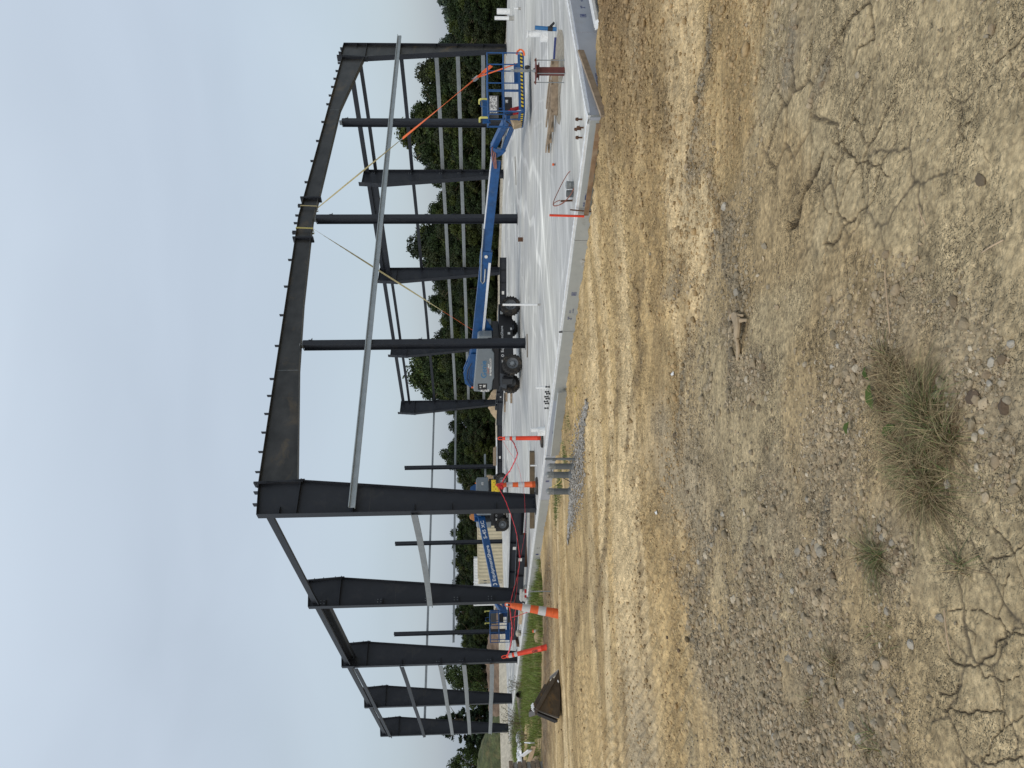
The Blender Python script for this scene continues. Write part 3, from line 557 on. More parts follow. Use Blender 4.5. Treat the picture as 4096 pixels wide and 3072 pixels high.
def column(side, k, label, group, rich):
    t = BT[k]; sg = 1 if side == 'L' else -1; s0 = 0 if side == 'L' else WS
    f = lambda s, y, z: B(s0+sg*s, t+y, z)
    if side == 'L': PO = [(.008, 0), (.008, 7.12), (.008, 8.25)]; PI = [(.47, 0), (1.13, 7.12), (1.03, 8.36)]
    else: PO = [(.008, 0), (.008, 7.0), (.008, 8.28)]; PI = [(.47, 0), (1.28, 7.05), (1.15, 8.33)]
    root = thing('steel_column', label, 'steel column', f(0, 0, 0), group)
    w, o, i = MB(), MB(), MB(); i_outline(w, o, i, f, PO, PI, .27)
    m_ = M['steel'] if side == 'L' or k else M['steel2']
    part('web', w, M['steel'] if not (side == 'R' and k == 0) else M['steel2'], root); part('outer_flange', o, M['steel'], root); part('inner_flange', i, M['steel'], root)
    mb = MB(); mb.box(f(.24, 0, .012), U*.30, V*.17, ZZ*.012); part('base_plate', mb, M['steel'], root)
    if rich or k < 3:
        for sy in (-.09, .09):
            for sx in (.14, .34):
                mb = MB(); mb.cyl(f(sx, sy, .02), f(sx, sy, .09), .018, n=6).cyl(f(sx, sy, .035), f(sx, sy, .06), .03, n=6); part('anchor_bolt', mb, M['steel'], root)
    for sy in (-1, 1):   # knee stiffener
        x1 = (1.13 if side == 'L' else 1.28)
        mb = MB(); mb.box8([f(.02, sy*.008, 7.11), f(x1-.01, sy*.008, 7.11), f(x1-.01, sy*.12, 7.11), f(.02, sy*.12, 7.11), f(.02, sy*.008, 7.125), f(x1-.01, sy*.008, 7.125), f(x1-.01, sy*.12, 7.125), f(.02, sy*.12, 7.125)]); part('stiffener', mb, M['steel'], root)
    # weld seam plate line in the web
    mb = MB(); mb.box8([f(.02, -.0085, 4.98), f(.93, -.0085, 4.98), f(.93, .0085, 4.98), f(.02, .0085, 4.98), f(.02, -.0085, 4.992), f(.93, -.0085, 4.992), f(.93, .0085, 4.992), f(.02, .0085, 4.992)]); part('weld_seam', mb, M['steel2'], root)
    # girt clips on the web
    for z in GZ:
        for sy in ((-1,) if k == 0 else (-1, 1)):
            mb = MB(); h = .10
            mb.prism([f(.02, sy*.01, z-.004), f(.30, sy*.01, z-.004), f(.26, sy*.09, z-.004), f(.02, sy*.13, z-.004)], ZZ*.010)
            part('girt_clip', mb, M['steel'], root)
    if k in (1, 2):
        for z in GZ:
            for a in (.12, .22):
                for b in (-.06, .06):
                    if k == 1 or z < 5: mb = MB(); mb.cyl(f(a+(.03 if k == 1 else -.2+.12), -.008 if k == 1 else -.02, z+.13+b), f(a+(.03 if k == 1 else -.08), -.03, z+.13+b), .014, n=6); part('bolt', mb, M['galvd'], root)
    # end plate for the rafter splice
    xi = PI[2][0]; mb = MB(); mb.box8([f(PI[1][0]+.01, -.14, 7.0), f(PI[1][0]+.035, -.14, 7.0), f(PI[1][0]+.035, .14, 7.0), f(PI[1][0]+.01, .14, 7.0), f(xi+.01, -.14, 8.52), f(xi+.035, -.14, 8.52), f(xi+.035, .14, 8.52), f(xi+.01, .14, 8.52)])
    part('end_plate', mb, M['steel'], root)
    for z in (7.12, 7.35, 7.8, 8.15, 8.45):
        for sy in (-.09, .09):
            x = PI[1][0]+(xi-PI[1][0])*(z-7)/1.5
            mb = MB(); mb.cyl(f(x-.03, sy, z), f(x+.08, sy, z), .016, n=6); part('bolt', mb, M['steel'], root)
    # cap plate
    mb = MB(); a, b = PO[2], PI[2]; mb.box8([f(a[0]-.008, -.13, a[1]), f(b[0]+.01, -.13, b[1]), f(b[0]+.01, .13, b[1]), f(a[0]-.008, .13, a[1]), f(a[0]-.008, -.13, a[1]+.014), f(b[0]+.01, -.13, b[1]+.014), f(b[0]+.01, .13, b[1]+.014), f(a[0]-.008, .13, a[1]+.014)]); part('cap_plate', mb, M['steel'], root)
    if k == 0:
        for q in (.38, .78):
            mb = MB(); x = q; z = 8.26+q*.1; mb.box(f(x, 0, z+.07), U*.012, V*.09, ZZ*.075); part('purlin_clip', mb, M['steel'], root)
    return root
LN = ['nearest and tallest dark tapered steel column of the left row, rafter bolted to its head', 'second dark tapered steel column of the left row, bolts showing on its web', 'third dark tapered steel column of the left row, between two bays', 'fourth dark tapered steel column of the left row, girts crossing it', 'farthest dark tapered steel column of the left row, weeds at its foot']
RN = ['rust stained tapered steel column at the far right holding the rafter end', 'tapered steel column of the right row, second from the right, beyond the boom', 'tapered steel column of the right row, third from the right, above the blue boom', 'tapered steel column of the right row, fourth from the right, above the grey engine cover', 'tapered steel column of the right row farthest back, by the tan soil heap']
for k in range(5):
    column('L', k, LN[k], 'tapered columns of the left row', k == 0); column('R', k, RN[k], 'tapered columns of the right row', k == 0)
# rafter (three bolted pieces spanning the first frame)
rf = thing('rafter', 'long dark steel rafter with rust stains spanning the top of the nearest frame', 'rafter', B(13.1, 0, 8.1))
f = lambda s, y, z: B(s, y, z)
def top(s): return 8.375+(s-1.05)*(8.80-8.375)/12.15 if s < 13.2 else 8.80-(s-13.2)*(8.80-8.235)/12.0
secs = [([1.07, 5.44, 8.5, 11.90], [7.22, 7.755, 8.0, 8.17]), ([11.94, 13.2, 14.30], [8.175, 8.22, 8.145]), ([14.34, 17.5, 20.67, 25.06], [8.14, 8.02, 7.90, 7.17])]
for ss, zz in secs:
    seg = thing('rafter_piece', None, None, (0, 0, 0)); seg.parent = rf; seg.empty_display_size = .1
    w, o, i = MB(), MB(), MB(); i_outline(w, o, i, f, [(s, top(s)) for s in ss], list(zip(ss, zz)), .25, .016, .012)
    part('web', w, M['steel2'], seg); part('top_flange', o, M['steel2'], seg); part('bottom_flange', i, M['steel2'], seg)
for s, za, zb in ((11.90, 8.06, 8.86), (11.94, 8.06, 8.86), (14.30, 8.04, 8.88), (14.34, 8.04, 8.88), (1.085, 7.05, 8.52), (25.06, 7.02, 8.5)):
    mb = MB(); mb.box(B(s+.0, 0, (za+zb)/2), U*.013, V*.14, ZZ*(zb-za)/2); part('splice_plate', mb, M['steel'], rf)
for s in (11.92, 14.32):
    for z in (8.10, 8.27, 8.43, 8.60, 8.82):
        for y in (-.09, .09):
            mb = MB(); mb.cyl(B(s-.06, y, z), B(s+.06, y, z), .016, n=6); part('bolt', mb, M['steel'], rf)
for s in [1.5, 2.22, 2.94, 3.66, 4.38, 5.08, 6.52, 7.95, 9.37, 10.78, 12.32, 12.87, 13.33, 13.93, 15.43, 16.86, 18.29, 19.72, 21.12, 21.84, 22.56, 23.27, 23.95, 24.67]:
    th_ = .06 if s in (12.32, 13.93) else .010
    mb = MB(); mb.box(B(s, 0, top(s)+.09), U*th_, V*.055, ZZ*.085).box(B(s+.03, 0, top(s)+.014), U*.03, V*.055, ZZ*.006); part('purlin_clip', mb, M['steel'], rf)
mb = MB(); mb.box(B(3.1, 0, 7.85), U*.008, V*.10, ZZ*.01); 
for s, a, b in ((5.44, 7.76, 8.53), (20.67, 7.90, 8.44)):
    mb = MB(); mb.box(B(s, 0, (a+b)/2), U*.006, V*.009, ZZ*(b-a)/2); part('weld_seam', mb, M['galvd'], rf)
# end wall posts
def post(s, t, ztop, label, group, con, clips=True):
    root = thing('end_wall_post', label, 'steel post', B(s, t, 0), group)
    w, a, b = MB(), MB(), MB(); z0 = .015
    w.box(B(s, t, (ztop+z0)/2), U*.006, V*.145, ZZ*(ztop-z0)/2); part('web', w, M['steel'], root)
    for y, nm in ((-.15, a), (.15, b)): nm.box(B(s, t+y, (ztop+z0)/2), U*.11, V*.008, ZZ*(ztop-z0)/2); part('flange', nm, M['steel'], root)
    mb = MB(); mb.box(B(s, t, .008), U*.16, V*.19, ZZ*.008); part('base_plate', mb, M['steel'], root)
    if clips:
        for z in (7.45, 3.64, 2.53, 5.46, 1.21):
            mb = MB(); mb.prism([B(s+.08, t-.16, z), B(s+.08, t-.24, z), B(s+.20, t-.16, z), B(s+.20, t-.10, z)], ZZ*.01); part('girt_clip', mb, M['steel'], root)
            mb = MB(); mb.box(B(s+.115, t-.12, z+.06), U*.006, V*.05, ZZ*.06); part('clip_plate', mb, M['steel'], root)
    if con:
        mb = MB(); mb.box(B(s, t, ztop+.01), U*.10, V*.12, ZZ*.01).box(B(s+.02, t, ztop+con/2), U*.006, V*.1, ZZ*con/2).box(B(s-.04, t, ztop+con/2), U*.006, V*.1, ZZ*con/2); part('head_bracket', mb, M['galvd'], root)
        mb = MB(); mb.prism([B(s+.12, t-.05, 7.5), B(s+.12, t+.05, 7.5), B(s+.16, t+.05, 7.62), B(s+.16, t-.05, 7.62)], U*.01); part('fin', mb, M['steel'], root)
for s, z, l in ((6.53, 7.76, 'dark steel post under the rafter, in front of the grey engine cover'), (13.1, 8.1, 'dark steel post under the ridge of the rafter, crossing the blue boom'), (19.68, 7.72, 'dark steel post under the right half of the rafter, behind the blue work platform')):
    post(s, 0, z, l, 'end wall posts under the rafter', .12)
for s, z, l in ((6.53, 7.77, 'slim dark far post standing left of centre behind the low platform'), (13.29, 8.08, 'slim dark far post behind the boom with white lettering'), (19.82, 7.69, 'slim dark far post right of the nearest left column')):
    post(s, 31.63, z, l, 'free standing posts of the far end wall', 0, False)
# girts, struts
def zee(name, label, p, q, h, w, m_, group, sag=0.0, z='Z', outd=None):
    p, q = Vector(p), Vector(q); n = 8 if sag else 1; d = (q-p).normalized(); sd = Vector(outd) if outd is not None else d.cross(ZZ); sd.normalize()
    P = [p+(q-p)*k/n-ZZ*sag*4*(k/n)*(1-k/n) for k in range(n+1)]; th_ = .006; mb = MB()
    for a, b in zip(P[:-1], P[1:]):
        mb.bar(a, b, th_, h)
        mb.bar(a+ZZ*(h/2)+sd*w/2, b+ZZ*(h/2)+sd*w/2, w, th_); s2 = -1 if z == 'Z' else 1
        mb.bar(a-ZZ*(h/2)+sd*w/2*s2, b-ZZ*(h/2)+sd*w/2*s2, w, th_)
        mb.bar(a+ZZ*(h/2-.012)+sd*w, b+ZZ*(h/2-.012)+sd*w, th_, .03); mb.bar(a-ZZ*(h/2-.012)+sd*w*s2, b-ZZ*(h/2-.012)+sd*w*s2, th_, .03)
    return solo(name, mb, m_, label, {'girt': 'girt', 'eave_strut': 'eave strut', 'portal_beam': 'portal beam'}[name], (p+q)/2, group)
zn = ['top dark', 'second dark', 'third', 'fourth', 'lowest']
for side, s, od in (('left', -.06, -U), ('right', WS+.06, U)):
    for b in range(4):
        bay = 'the %s bay of the %s side wall' % (['nearest', 'second', 'third', 'farthest'][b], side)
        ss = s+.2*(1 if side == 'left' else -1)
        zee('eave_strut', 'dark eave strut along the top of '+bay, B(ss, BT[b]+.02, 7.98 if side == 'left' else 8.1), B(ss, BT[b+1]-.02, 7.98 if side == 'left' else 8.1), .26, .09, M['steel'], 'eave struts')
        for gi, z in enumerate(GZ):
            if side == 'left' and (b == 1 or (b == 0 and gi != 2)): continue
            if side == 'right' and b == 1 and gi == 0: continue
            lab = '%s %sgirt in %s' % (zn[gi], 'galvanised ' if gi > 1 else '', bay)
            if side == 'left' and b == 0: lab = 'single sagging galvanised girt in the nearest bay of the left side wall'
            zee('girt', lab, B(s, BT[b], z), B(s, BT[b+1], z), .20, .065, M['steel'] if gi < 2 else M['galvd'], 'girts of the %s side wall' % side, .05 if side == 'left' and b == 0 else .02)
    ss = .42 if side == 'left' else WS-.42
    mb = MB(); zc = 7.88 if side == 'left' else 7.75; h = .42
    mb.box(B(ss, (BT[1]+BT[2])/2, zc), U*.006, V*(BT[2]-BT[1]-.05)/2, ZZ*h/2)
    for q in (-1, 1): mb.box(B(ss, (BT[1]+BT[2])/2, zc+q*h/2), U*.11, V*(BT[2]-BT[1]-.05)/2, ZZ*.008)
    solo('portal_beam', mb, M['steel'], 'deep dark beam under the eave strut in the second bay of the %s side wall' % side, 'portal beam', B(ss, (BT[1]+BT[2])/2, zc), 'portal beams')
# long end wall girts
zee('girt', 'long pale galvanised girt crossing in front of the three end wall posts', B(.1, -.24, 5.47), B(26.9, -.24, 5.49), .19, .07, M['galv'], None, .0, outd=-V)
zee('girt', 'upper long galvanised girt of the far end wall', B(-.1, 31.84, 5.47), B(26.4, 31.84, 5.47), .15, .065, M['galvd'], 'girts of the far end wall', .0, outd=V)
zee('girt', 'lower long galvanised girt of the far end wall', B(5.9, 31.84, 3.63), B(26.4, 31.84, 3.63), .15, .065, M['galvd'], 'girts of the far end wall', .0, outd=V)
zee('girt', 'short galvanised girt ending above the grey cover of the farther lift', B(19.0, 31.84, 1.2), B(21.1, 31.84, 1.2), .15, .065, M['galvd'], 'girts of the far end wall', .0, outd=V)

# ------------------------------------------------------------------ boom lifts
def wheel(root, c, ax, r=.375, w=.30):
    c = Vector(c); ax = Vector(ax).normalized()
    wh = thing('wheel', None, None, (0, 0, 0)); wh.parent = root; wh.empty_display_size = .1
    h = w/2
    mb = MB(); mb.ring(c, ax, [(r*.60, -h*.9), (r*.70, -h), (r*.93, -h*.92), (r, -h*.7), (r, h*.7), (r*.93, h*.92), (r*.70, h), (r*.60, h*.9)], 32)
    a = ax.cross(ZZ).normalized(); b = ax.cross(a)
    for k in range(20):
        for sg in (-1, 1):
            t0 = (k+(.5 if sg > 0 else 0))*2*math.pi/20; pts = []
            d0 = a*math.cos(t0)+b*math.sin(t0); d1 = a*math.cos(t0+.16)+b*math.sin(t0+.16)
            p = c+d0*(r*1.005)+ax*(sg*.02); q = c+d1*(r*1.0)+ax*(sg*h*.93)
            mb.bar(p, q, .035, .035, d0); mb.bar(q, c+d1*(r*.86)+ax*(sg*h*1.0), .035, .022, ax)
    part('tyre', mb, M['tyre'], wh, sm=True)
    mb = MB(); mb.ring(c, ax, [(r*.62, h*.92), (r*.60, h*.55), (r*.52, h*.35), (r*.34, h*.3), (r*.30, h*.55), (.01, h*.55)], 28)
    mb.ring(c, -ax, [(r*.62, h*.92), (r*.60, h*.55), (r*.52, h*.35), (r*.34, h*.3), (.01, h*.3)][::1], 28)
    part('rim', mb, M['rim'], wh, sm=True)
    mb = MB(); mb.cyl(c+ax*h*.5, c+ax*h*.95, r*.22, r*.19, 18)
    part('hub', mb, M['galvd'], wh, sm=True)
    for k in range(8):
        d0 = a*math.cos(k*.785)+b*math.sin(k*.785); mb = MB(); mb.cyl(c+d0*r*.30+ax*h*.3, c+d0*r*.30+ax*h*.62, .014, n=6); part('wheel_nut', mb, M['black'], wh)
def basket(root, bl, yaw, L, Dp, z0, z1, rich=True):
    ex = Vector((math.cos(yaw), math.sin(yaw), 0)); ey = Vector((-math.sin(yaw), math.cos(yaw), 0))
    P = lambda a, b, z: Vector(bl)+ex*a+ey*b+ZZ*z
    pf = thing('platform', None, None, (0, 0, 0)); pf.parent = root; r = .021
    mb = MB(); mb.box(P(L/2, Dp/2, z0-.03), ex*L/2, ey*Dp/2, ZZ*.03); part('floor', mb, M['blue'], pf)
    mb = MB(); zm = (z0+z1)/2+.04
    for z in (z1, zm): mb.tube([P(0, 0, z), P(L, 0, z), P(L, Dp, z), P(0, Dp, z), P(0, 0, z)], r, 8)
    mb.tube([P(0, 0, z0-.04), P(L, 0, z0-.04)], r, 8).tube([P(0, 0, z0-.04), P(0, Dp, z0-.04)], r, 8)
    part('guard_rail', mb, M['blue'], pf, sm=True)
    for a, b in ((0, 0), (L*.34, 0), (L*.36+.22, 0), (L*.80, 0), (L, 0), (L, Dp), (L*.66, Dp), (L*.33, Dp), (0, Dp), (0, Dp*.5)):
        mb = MB(); mb.tube([P(a, b, z0-.04), P(a, b, z1)], r*.9, 8); part('post', mb, M['blue'], pf, sm=True)
    mb = MB()
    for a0, a1 in ((.04, L-.04),):
        mb.box(P((a0+a1)/2, -.006, z0+.06), ex*(a1-a0)/2, ey*.005, ZZ*.07)
    mb.box(P(-.006, Dp/2, z0+.06), ex*.005, ey*Dp*.45, ZZ*.07); mb.box(P(L*.8, Dp*.5, z0+.10), ex*L*.18, ey*.01, ZZ*.12)
    part('toe_board', mb, M['blue'], pf)
    mb = MB(); my = MB(); n = int(L/.12); 
    for k in range(n):
        a = .06+k*(L-.1)/n; w = (L-.1)/n
        c = lambda o, a_, z, sh: P(a_+sh, -.014, z)
        for m_, o in ((mb, 0), (my, w/2)):
            q = [P(a+o, -.0135, z0-.012), P(a+o+w/2, -.0135, z0-.012), P(a+o+w/2+.03, -.0135, z0+.055), P(a+o+.03, -.0135, z0+.055)]
            m_.prism(q, ey*.002)
    n2 = max(3, int(Dp/.13))
    for k in range(n2):
        a = .05+k*(Dp-.1)/n2; w = (Dp-.1)/n2
        for m_, o in ((mb, 0), (my, w/2)):
            q = [P(-.0135, a+o, z0-.012), P(-.0135, a+o+w/2, z0-.012), P(-.0135, a+o+w/2+.03, z0+.055), P(-.0135, a+o+.03, z0+.055)]
            m_.prism(q, ex*.002)
    part('black_stripes', mb, M['blk'], pf); part('yellow_stripes', my, M['yell'], pf)
    # gate frame on the left end
    mb = MB(); g0, g1 = Dp*.12, Dp*.88
    mb.tube([P(-.03, g0, zm-.02), P(-.03, g0, z1-.06), P(-.03, g0+.05, z1-.02), P(-.03, g1-.05, z1-.02), P(-.03, g1, z1-.06), P(-.03, g1, zm-.02), P(-.03, g1-.05, zm-.06), P(-.03, g0+.05, zm-.06), P(-.03, g0, zm-.02)], .016, 8)
    part('gate', mb, M['blue'], pf, sm=True)
    # control console with yellow bump pads
    cs = thing('control_console', None, None, (0, 0, 0)); cs.parent = root
    mb = MB(); mb.box(P(L*.20, Dp*.45, z1-.19), ex*.30, ey*.13, ZZ*.14); part('case', mb, M['dgrey'], cs, bev=.015)
    mb = MB(); mb.box(P(L*.20, Dp*.45-.134, z1-.17), ex*.27, ey*.003, ZZ*.11); part('instruction_decal', mb, M['decal'], cs)
    if rich: mb = MB(); mb.box(P(L*.16, Dp*.62, z1+.04), ex*.36, ey*.02, ZZ*.12); part('back_panel', mb, M['blue'], cs)
    for a in (-.02, .56):
        mb = MB(); mb.tube([P(a, Dp*.35, z1+.0), P(a, Dp*.35, z1+.20), P(a, Dp*.40, z1+.24), P(a, Dp*.62, z1+.24)], .034, 8); part('yellow_pad', mb, M['pyell'], cs, sm=True)
    mb = MB(); mb.tube([P(.48, Dp*.3, z1), P(.5, Dp*.3, z1+.16), P(.42, Dp*.3, z1+.22), P(.30, Dp*.3, z1+.2), P(.28, Dp*.3, z1)], .012, 6); part('joystick_guard', mb, M['blue'], cs, sm=True)
    mb = MB(); mb.box(P(L*.24, Dp*.45, z0+.42), ex*.21, ey*.08, ZZ*.12); part('black_box', mb, M['black'], cs, bev=.02)
    if rich:
        mb = MB(); mb.box(P(L*.27, Dp*.45-.083, z0+.46), ex*.05, ey*.003, ZZ*.04); part('box_decal', mb, M['decal'], cs)
        mb = MB(); mb.tube([P(.2, .5, z0+.2), P(.15, .5, z0+.45), P(.3, .55, z0+.62), P(.1, .7, z0+.5), P(-.1, .8, z0+.25)], .02, 6); part('cable', mb, M['hose'], cs, sm=True)
    return P
def lift(label, cc, cyaw, bs, be, kfrac, inner_to, cover_a, cover_out, bk, jib, rich, grp, sgn=1):
    root = thing('boom_lift', label, 'boom lift', (cc[0], cc[1], 0), grp)
    cx = Vector((math.cos(cyaw), math.sin(cyaw), 0)); cy = Vector((-math.sin(cyaw), math.cos(cyaw), 0)); C = lambda a, b, z: Vector((cc[0], cc[1], 0))+cx*a+cy*b+ZZ*z
    for a in (-1.26, 1.26):
        for b in (-.98, .98): wheel(root, C(a, b, .375), cy*(1 if b > 0 else -1))
    ch = thing('chassis', None, None, (0, 0, 0)); ch.parent = root
    mb = MB(); mb.prism([C(-1.0, -.70, .30), C(1.0, -.70, .30), C(1.2, -.70, .5), C(1.55, -.70, .62), C(1.5, -.70, .84), C(-1.5, -.70, .84), C(-1.6, -.70, .55), C(-1.2, -.70, .45)], cy*1.4); part('frame', mb, M['black'], ch, bev=.01)
    for a in (-1.26, 1.26):
        mb = MB(); mb.cyl(C(a, -.95, .375), C(a, .95, .375), .09, n=12).box(C(a, 0, .45), cx*.16, cy*.3, ZZ*.14); part('axle', mb, M['black'], ch)
    mb = MB(); mb.box(C(-1.65, -.3, .55), cx*.05, cy*.28, ZZ*.2); part('tie_down_plate', mb, M['black'], ch)
    for a, z, w, h in ((-1.0, .72, .06, .04), (.2, .45, .05, .05), (.4, .36, .05, .03), (1.12, .72, .07, .05)):
        mb = MB(); mb.box(C(a, -.704, z), cx*w, cy*.002, ZZ*h); part('decal', mb, M['paper'], ch)
    text('lettering', 'EquipmentShare', M['wht'], ch, C(-.62, -.705, .68), cx, ZZ, .14, .010, th=.001, width=1.15)
    mb = MB(); mb.ring(C(-.76, -.703, .72), -cy, [(.035, 0), (.055, 0), (.055, .003), (.035, .003), (.035, 0)], 16); part('ring_logo', mb, M['wht'], ch)
    bs, be = Vector(bs), Vector(be); d = (be-bs); L = d.length; d.normalize(); dh = Vector((d.x, d.y, 0)).normalized(); nn = Vector((dh.y, -dh.x, 0))
    if nn.y > 0: nn = -nn          # side that faces the photographer
    tt = thing('turntable', None, None, (0, 0, 0)); tt.parent = root
    c0 = Vector((bs.x, bs.y, 0)); T = lambda a, b, z: c0+dh*a+nn*b+ZZ*z
    mb = MB(); mb.box(T((cover_a[0]+cover_a[1])/2, 0, .98), dh*(cover_a[1]-cover_a[0])/2*.93, nn*.75, ZZ*.13); part('deck', mb, M['black'], tt, bev=.02)
    for sgb in (1, -1):
        mb = MB(); poly = [T(cover_a[0]+u*(cover_a[1]-cover_a[0]), .80*sgb, z) for u, z in cover_out]
        mb.prism(poly, nn*(-.5*sgb)); cv = part('engine_cover', mb, M['grey'], tt, bev=.035)
    tex = T(cover_a[0], .803, 0); xd = dh if dh.x > 0 else -dh
    if rich:
        lc = cover_a[1]-cover_a[0]; Q = lambda a, z, o=.804: T(cover_a[0]+a, o, z)
        text('lettering', 'Genie', M['gblue'], tt, Q(.66, 1.36), xd, ZZ, .30, .014, th=.002, width=.78)
        text('model_number', 'S-45 XC', M['so'], tt, Q(.86, 1.27), xd, ZZ, .06, .003, th=.001, width=.30)
        mb = MB(); mb.box(Q(.27, 1.52), xd*.14, nn*.004, ZZ*.18); part('control_panel', mb, M['blk'], tt)
        mb = MB(); mb.box(Q(.24, 1.60, .809), xd*.03, nn*.002, ZZ*.03).box(Q(.30, 1.44, .809), xd*.06, nn*.002, ZZ*.05).box(Q(.33, 1.58, .809), xd*.02, nn*.002, ZZ*.06); part('panel_marks', mb, M['decal'], tt)
        mb = MB(); mb.box(Q(.09, 1.42), xd*.05, nn*.003, ZZ*.17); part('decal', mb, M['decal'], tt)
        mb = MB(); mb.box(Q(1.15, 1.19), xd*.38, nn*.003, ZZ*.035); part('decal', mb, M['decal'], tt)
        mb = MB(); mb.box(Q(1.2, 1.25), xd*.10, nn*.0035, ZZ*.04); part('decal', mb, M['decal'], tt)
        mb = MB(); mb.cyl(T(cover_a[0]+.1, .55, 1.86), T(cover_a[0]+.1, .55, 1.97), .045, .035, 12); part('beacon', mb, M['lamp'], tt, sm=True)
    else:
        mb = MB(); mb.box(T(cover_a[0]+.55, .804, 1.5), dh*.12, nn*.003, ZZ*.06); part('decal', mb, M['decal'], tt)
        mb = MB(); mb.cyl(T(cover_a[0]+.25, .55, 1.85), T(cover_a[0]+.25, .55, 1.95), .045, .035, 12); part('beacon', mb, M['lamp'], tt, sm=True)
        mb = MB(); mb.ring(T(cover_a[1]-.15, .803, 1.22), nn, [(.06, 0), (.085, 0), (.085, .004), (.06, .004), (.06, 0)], 16); part('ring_logo', mb, M['blk'], tt)
    # riser plates at the boom heel
    mb = MB()
    ro = 0 if rich else -1.0
    for b in (-.22, .18): mb.prism([T(-1.05+ro, b, 1.70), T(-1.05+ro, b, 1.98), T(-.85+ro, b, 2.22), T(-.35+ro, b, 2.28), T(.15+ro, b, 2.08), T(.5, b, 2.0), T(.5, b, 1.6), T(-.2+ro, b, 1.25)], nn*.05)
    mb.box(T(-.4+ro, 0, 2.12), dh*.35, nn*.2, ZZ*.05)
    part('riser', mb, M['blue'], tt, bev=.008)
    mb = MB(); mb.tube([T(-1.0, .26, 1.8), T(-.9, .27, 2.0), T(-.6, .27, 2.15), T(-.2, .26, 2.1), T(.1, .26, 1.95)], .014, 6); mb.tube([T(-.95, .3, 1.75), T(-.85, .3, 1.9), T(-.6, .3, 2.05), T(-.1, .3, 2.0)], .012, 6); part('hose', mb, M['hose'], tt, sm=True)
    # boom
    bm = thing('boom', None, None, (0, 0, 0)); bm.parent = root
    mid = bs+(be-bs)*kfrac; bu = nn.cross(d)
    if bu.z < 0: bu = -bu
    mb = MB(); mb.bar(bs-d*.2, mid, .28, .40, bu); part('outer_section', mb, M['blue'], bm, bev=.012)
    mb = MB(); mb.bar(mid-d*.45, mid+d*.06, .31, .44, bu); part('collar', mb, M['blue'], bm, bev=.008)
    mb = MB(); mb.bar(mid, bs+(be-bs)*inner_to, .22, .32, bu); part('inner_section', mb, M['blue'], bm, bev=.012)
    if rich:
        mb = MB(); mb.bar(mid+d*.9+bu*.175+nn*.03, bs+(be-bs)*.985+bu*.175+nn*.03, .1, .05, bu); part('cable_track', mb, M['white'], bm)
        mb = MB(); mb.bar(bs+d*1.3-bu*.21+nn*.14, mid-d*.35-bu*.16+nn*.15, .06, .09, bu); part('hydraulic_tube', mb, M['white'], bm)
        mb = MB(); a = mid-d*1.1+nn*.165; mb.tube([mid+d*.9+bu*.2+nn*.15, mid+bu*.18+nn*.17, a+bu*.10, a-d*.1+bu*.02, a-bu*.04, a+d*.5-bu*.02], .028, 6); part('chain_loop', mb, M['galvd'], bm, sm=True)
        mb = MB(); mb.cyl(mid-d*.12+nn*.15, mid-d*.12+nn*.20, .06, n=14); part('pulley', mb, M['paper'], bm)
        mb = MB(); mb.prism([bs+d*1.2-bu*.2, bs+d*2.1-bu*.2, bs+d*1.5-bu*.62, bs+d*1.2-bu*.62], nn*.12); part('lift_bracket', mb, M['blue'], bm)
        mb = MB(); mb.cyl(bs+d*1.4-bu*.5, bs+d*.2-bu*.75, .085, n=12); part('lift_cylinder', mb, M['dgrey'], bm, sm=True)
    else:
        p0 = bs+(be-bs)*.875; t0 = p0+nn*.143-bu*.075; xd2 = -d if d.x < 0 else d
        text('lettering', 'EquipmentShare', M['wht'], bm, t0+xd2*.42, xd2, bu, .255, .012, th=.002, width=2.45)
        text('model_number', 'S-45 XC', M['wht'], bm, t0+xd2*3.36, xd2, bu, .27, .012, th=.002, width=1.32)
        mb = MB(); c = t0+xd2*.20+bu*.085
        for q in range(8):
            a = q*math.pi/4; e = xd2*math.cos(a)+bu*math.sin(a); fq = xd2*-math.sin(a)+bu*math.cos(a); mb.box(c+e*.085, e*.028, fq*.038, nn*.003)
        part('gear_logo', mb, M['wht'], bm)
    # knuckle and jib
    ku, kl, ju, jl = [Vector(q) for q in jib]
    jb = thing('jib', None, None, (0, 0, 0)); jb.parent = root
    k0 = bs+(be-bs)*.97
    mb = MB(); mb.prism([k0-nn*.14+bu*.17, be-nn*.14+bu*.22, ku-nn*.12+ZZ*.12, kl-nn*.12-ZZ*.10, be-nn*.14-bu*.2], nn*.28); part('knuckle', mb, M['blue'], jb, bev=.01)
    mb = MB(); mb.bar(ku, ju, .20, .20); part('upper_arm', mb, M['blue'], jb, bev=.008)
    mb = MB(); mb.bar(kl, jl, .12, .13); part('lower_arm', mb, M['blue'], jb, bev=.008)
    mb = MB(); mb.cyl(kl+ZZ*.08+(jl-kl)*.1, ku+(ju-ku)*.75-ZZ*.12, .035, n=10); part('jib_cylinder', mb, M['galvd'], jb, sm=True)
    mb = MB(); e = (ju-ku).normalized()
    for o in (-.06, 0, .07): mb.tube([be+nn*.16+bu*.0-d*.5+ZZ*o*.5, be+nn*.19+bu*.12+ZZ*o, ku+ZZ*.05+nn*(.1+o), ku+e*.4-ZZ*.1+nn*.12, ju-e*.3-ZZ*(.15+o), ju+ZZ*(-.05+o)+e*.1], .018, 6)
    part('hose', mb, M['copper'], jb, sm=True)
    for q_ in (kl, ku): mb = MB(); mb.cyl(q_-nn*.16, q_+nn*.16, .07, n=14); part('pivot_pin', mb, M['blue'], jb, sm=True)
    mb = MB(); mb.box((ju+jl)/2+e*.12, e*.12, e.cross(ZZ).normalized()*.14, ZZ*.24); part('rotator', mb, M['blue'], jb, bev=.02)
    return root, basket(root, *bk, rich)
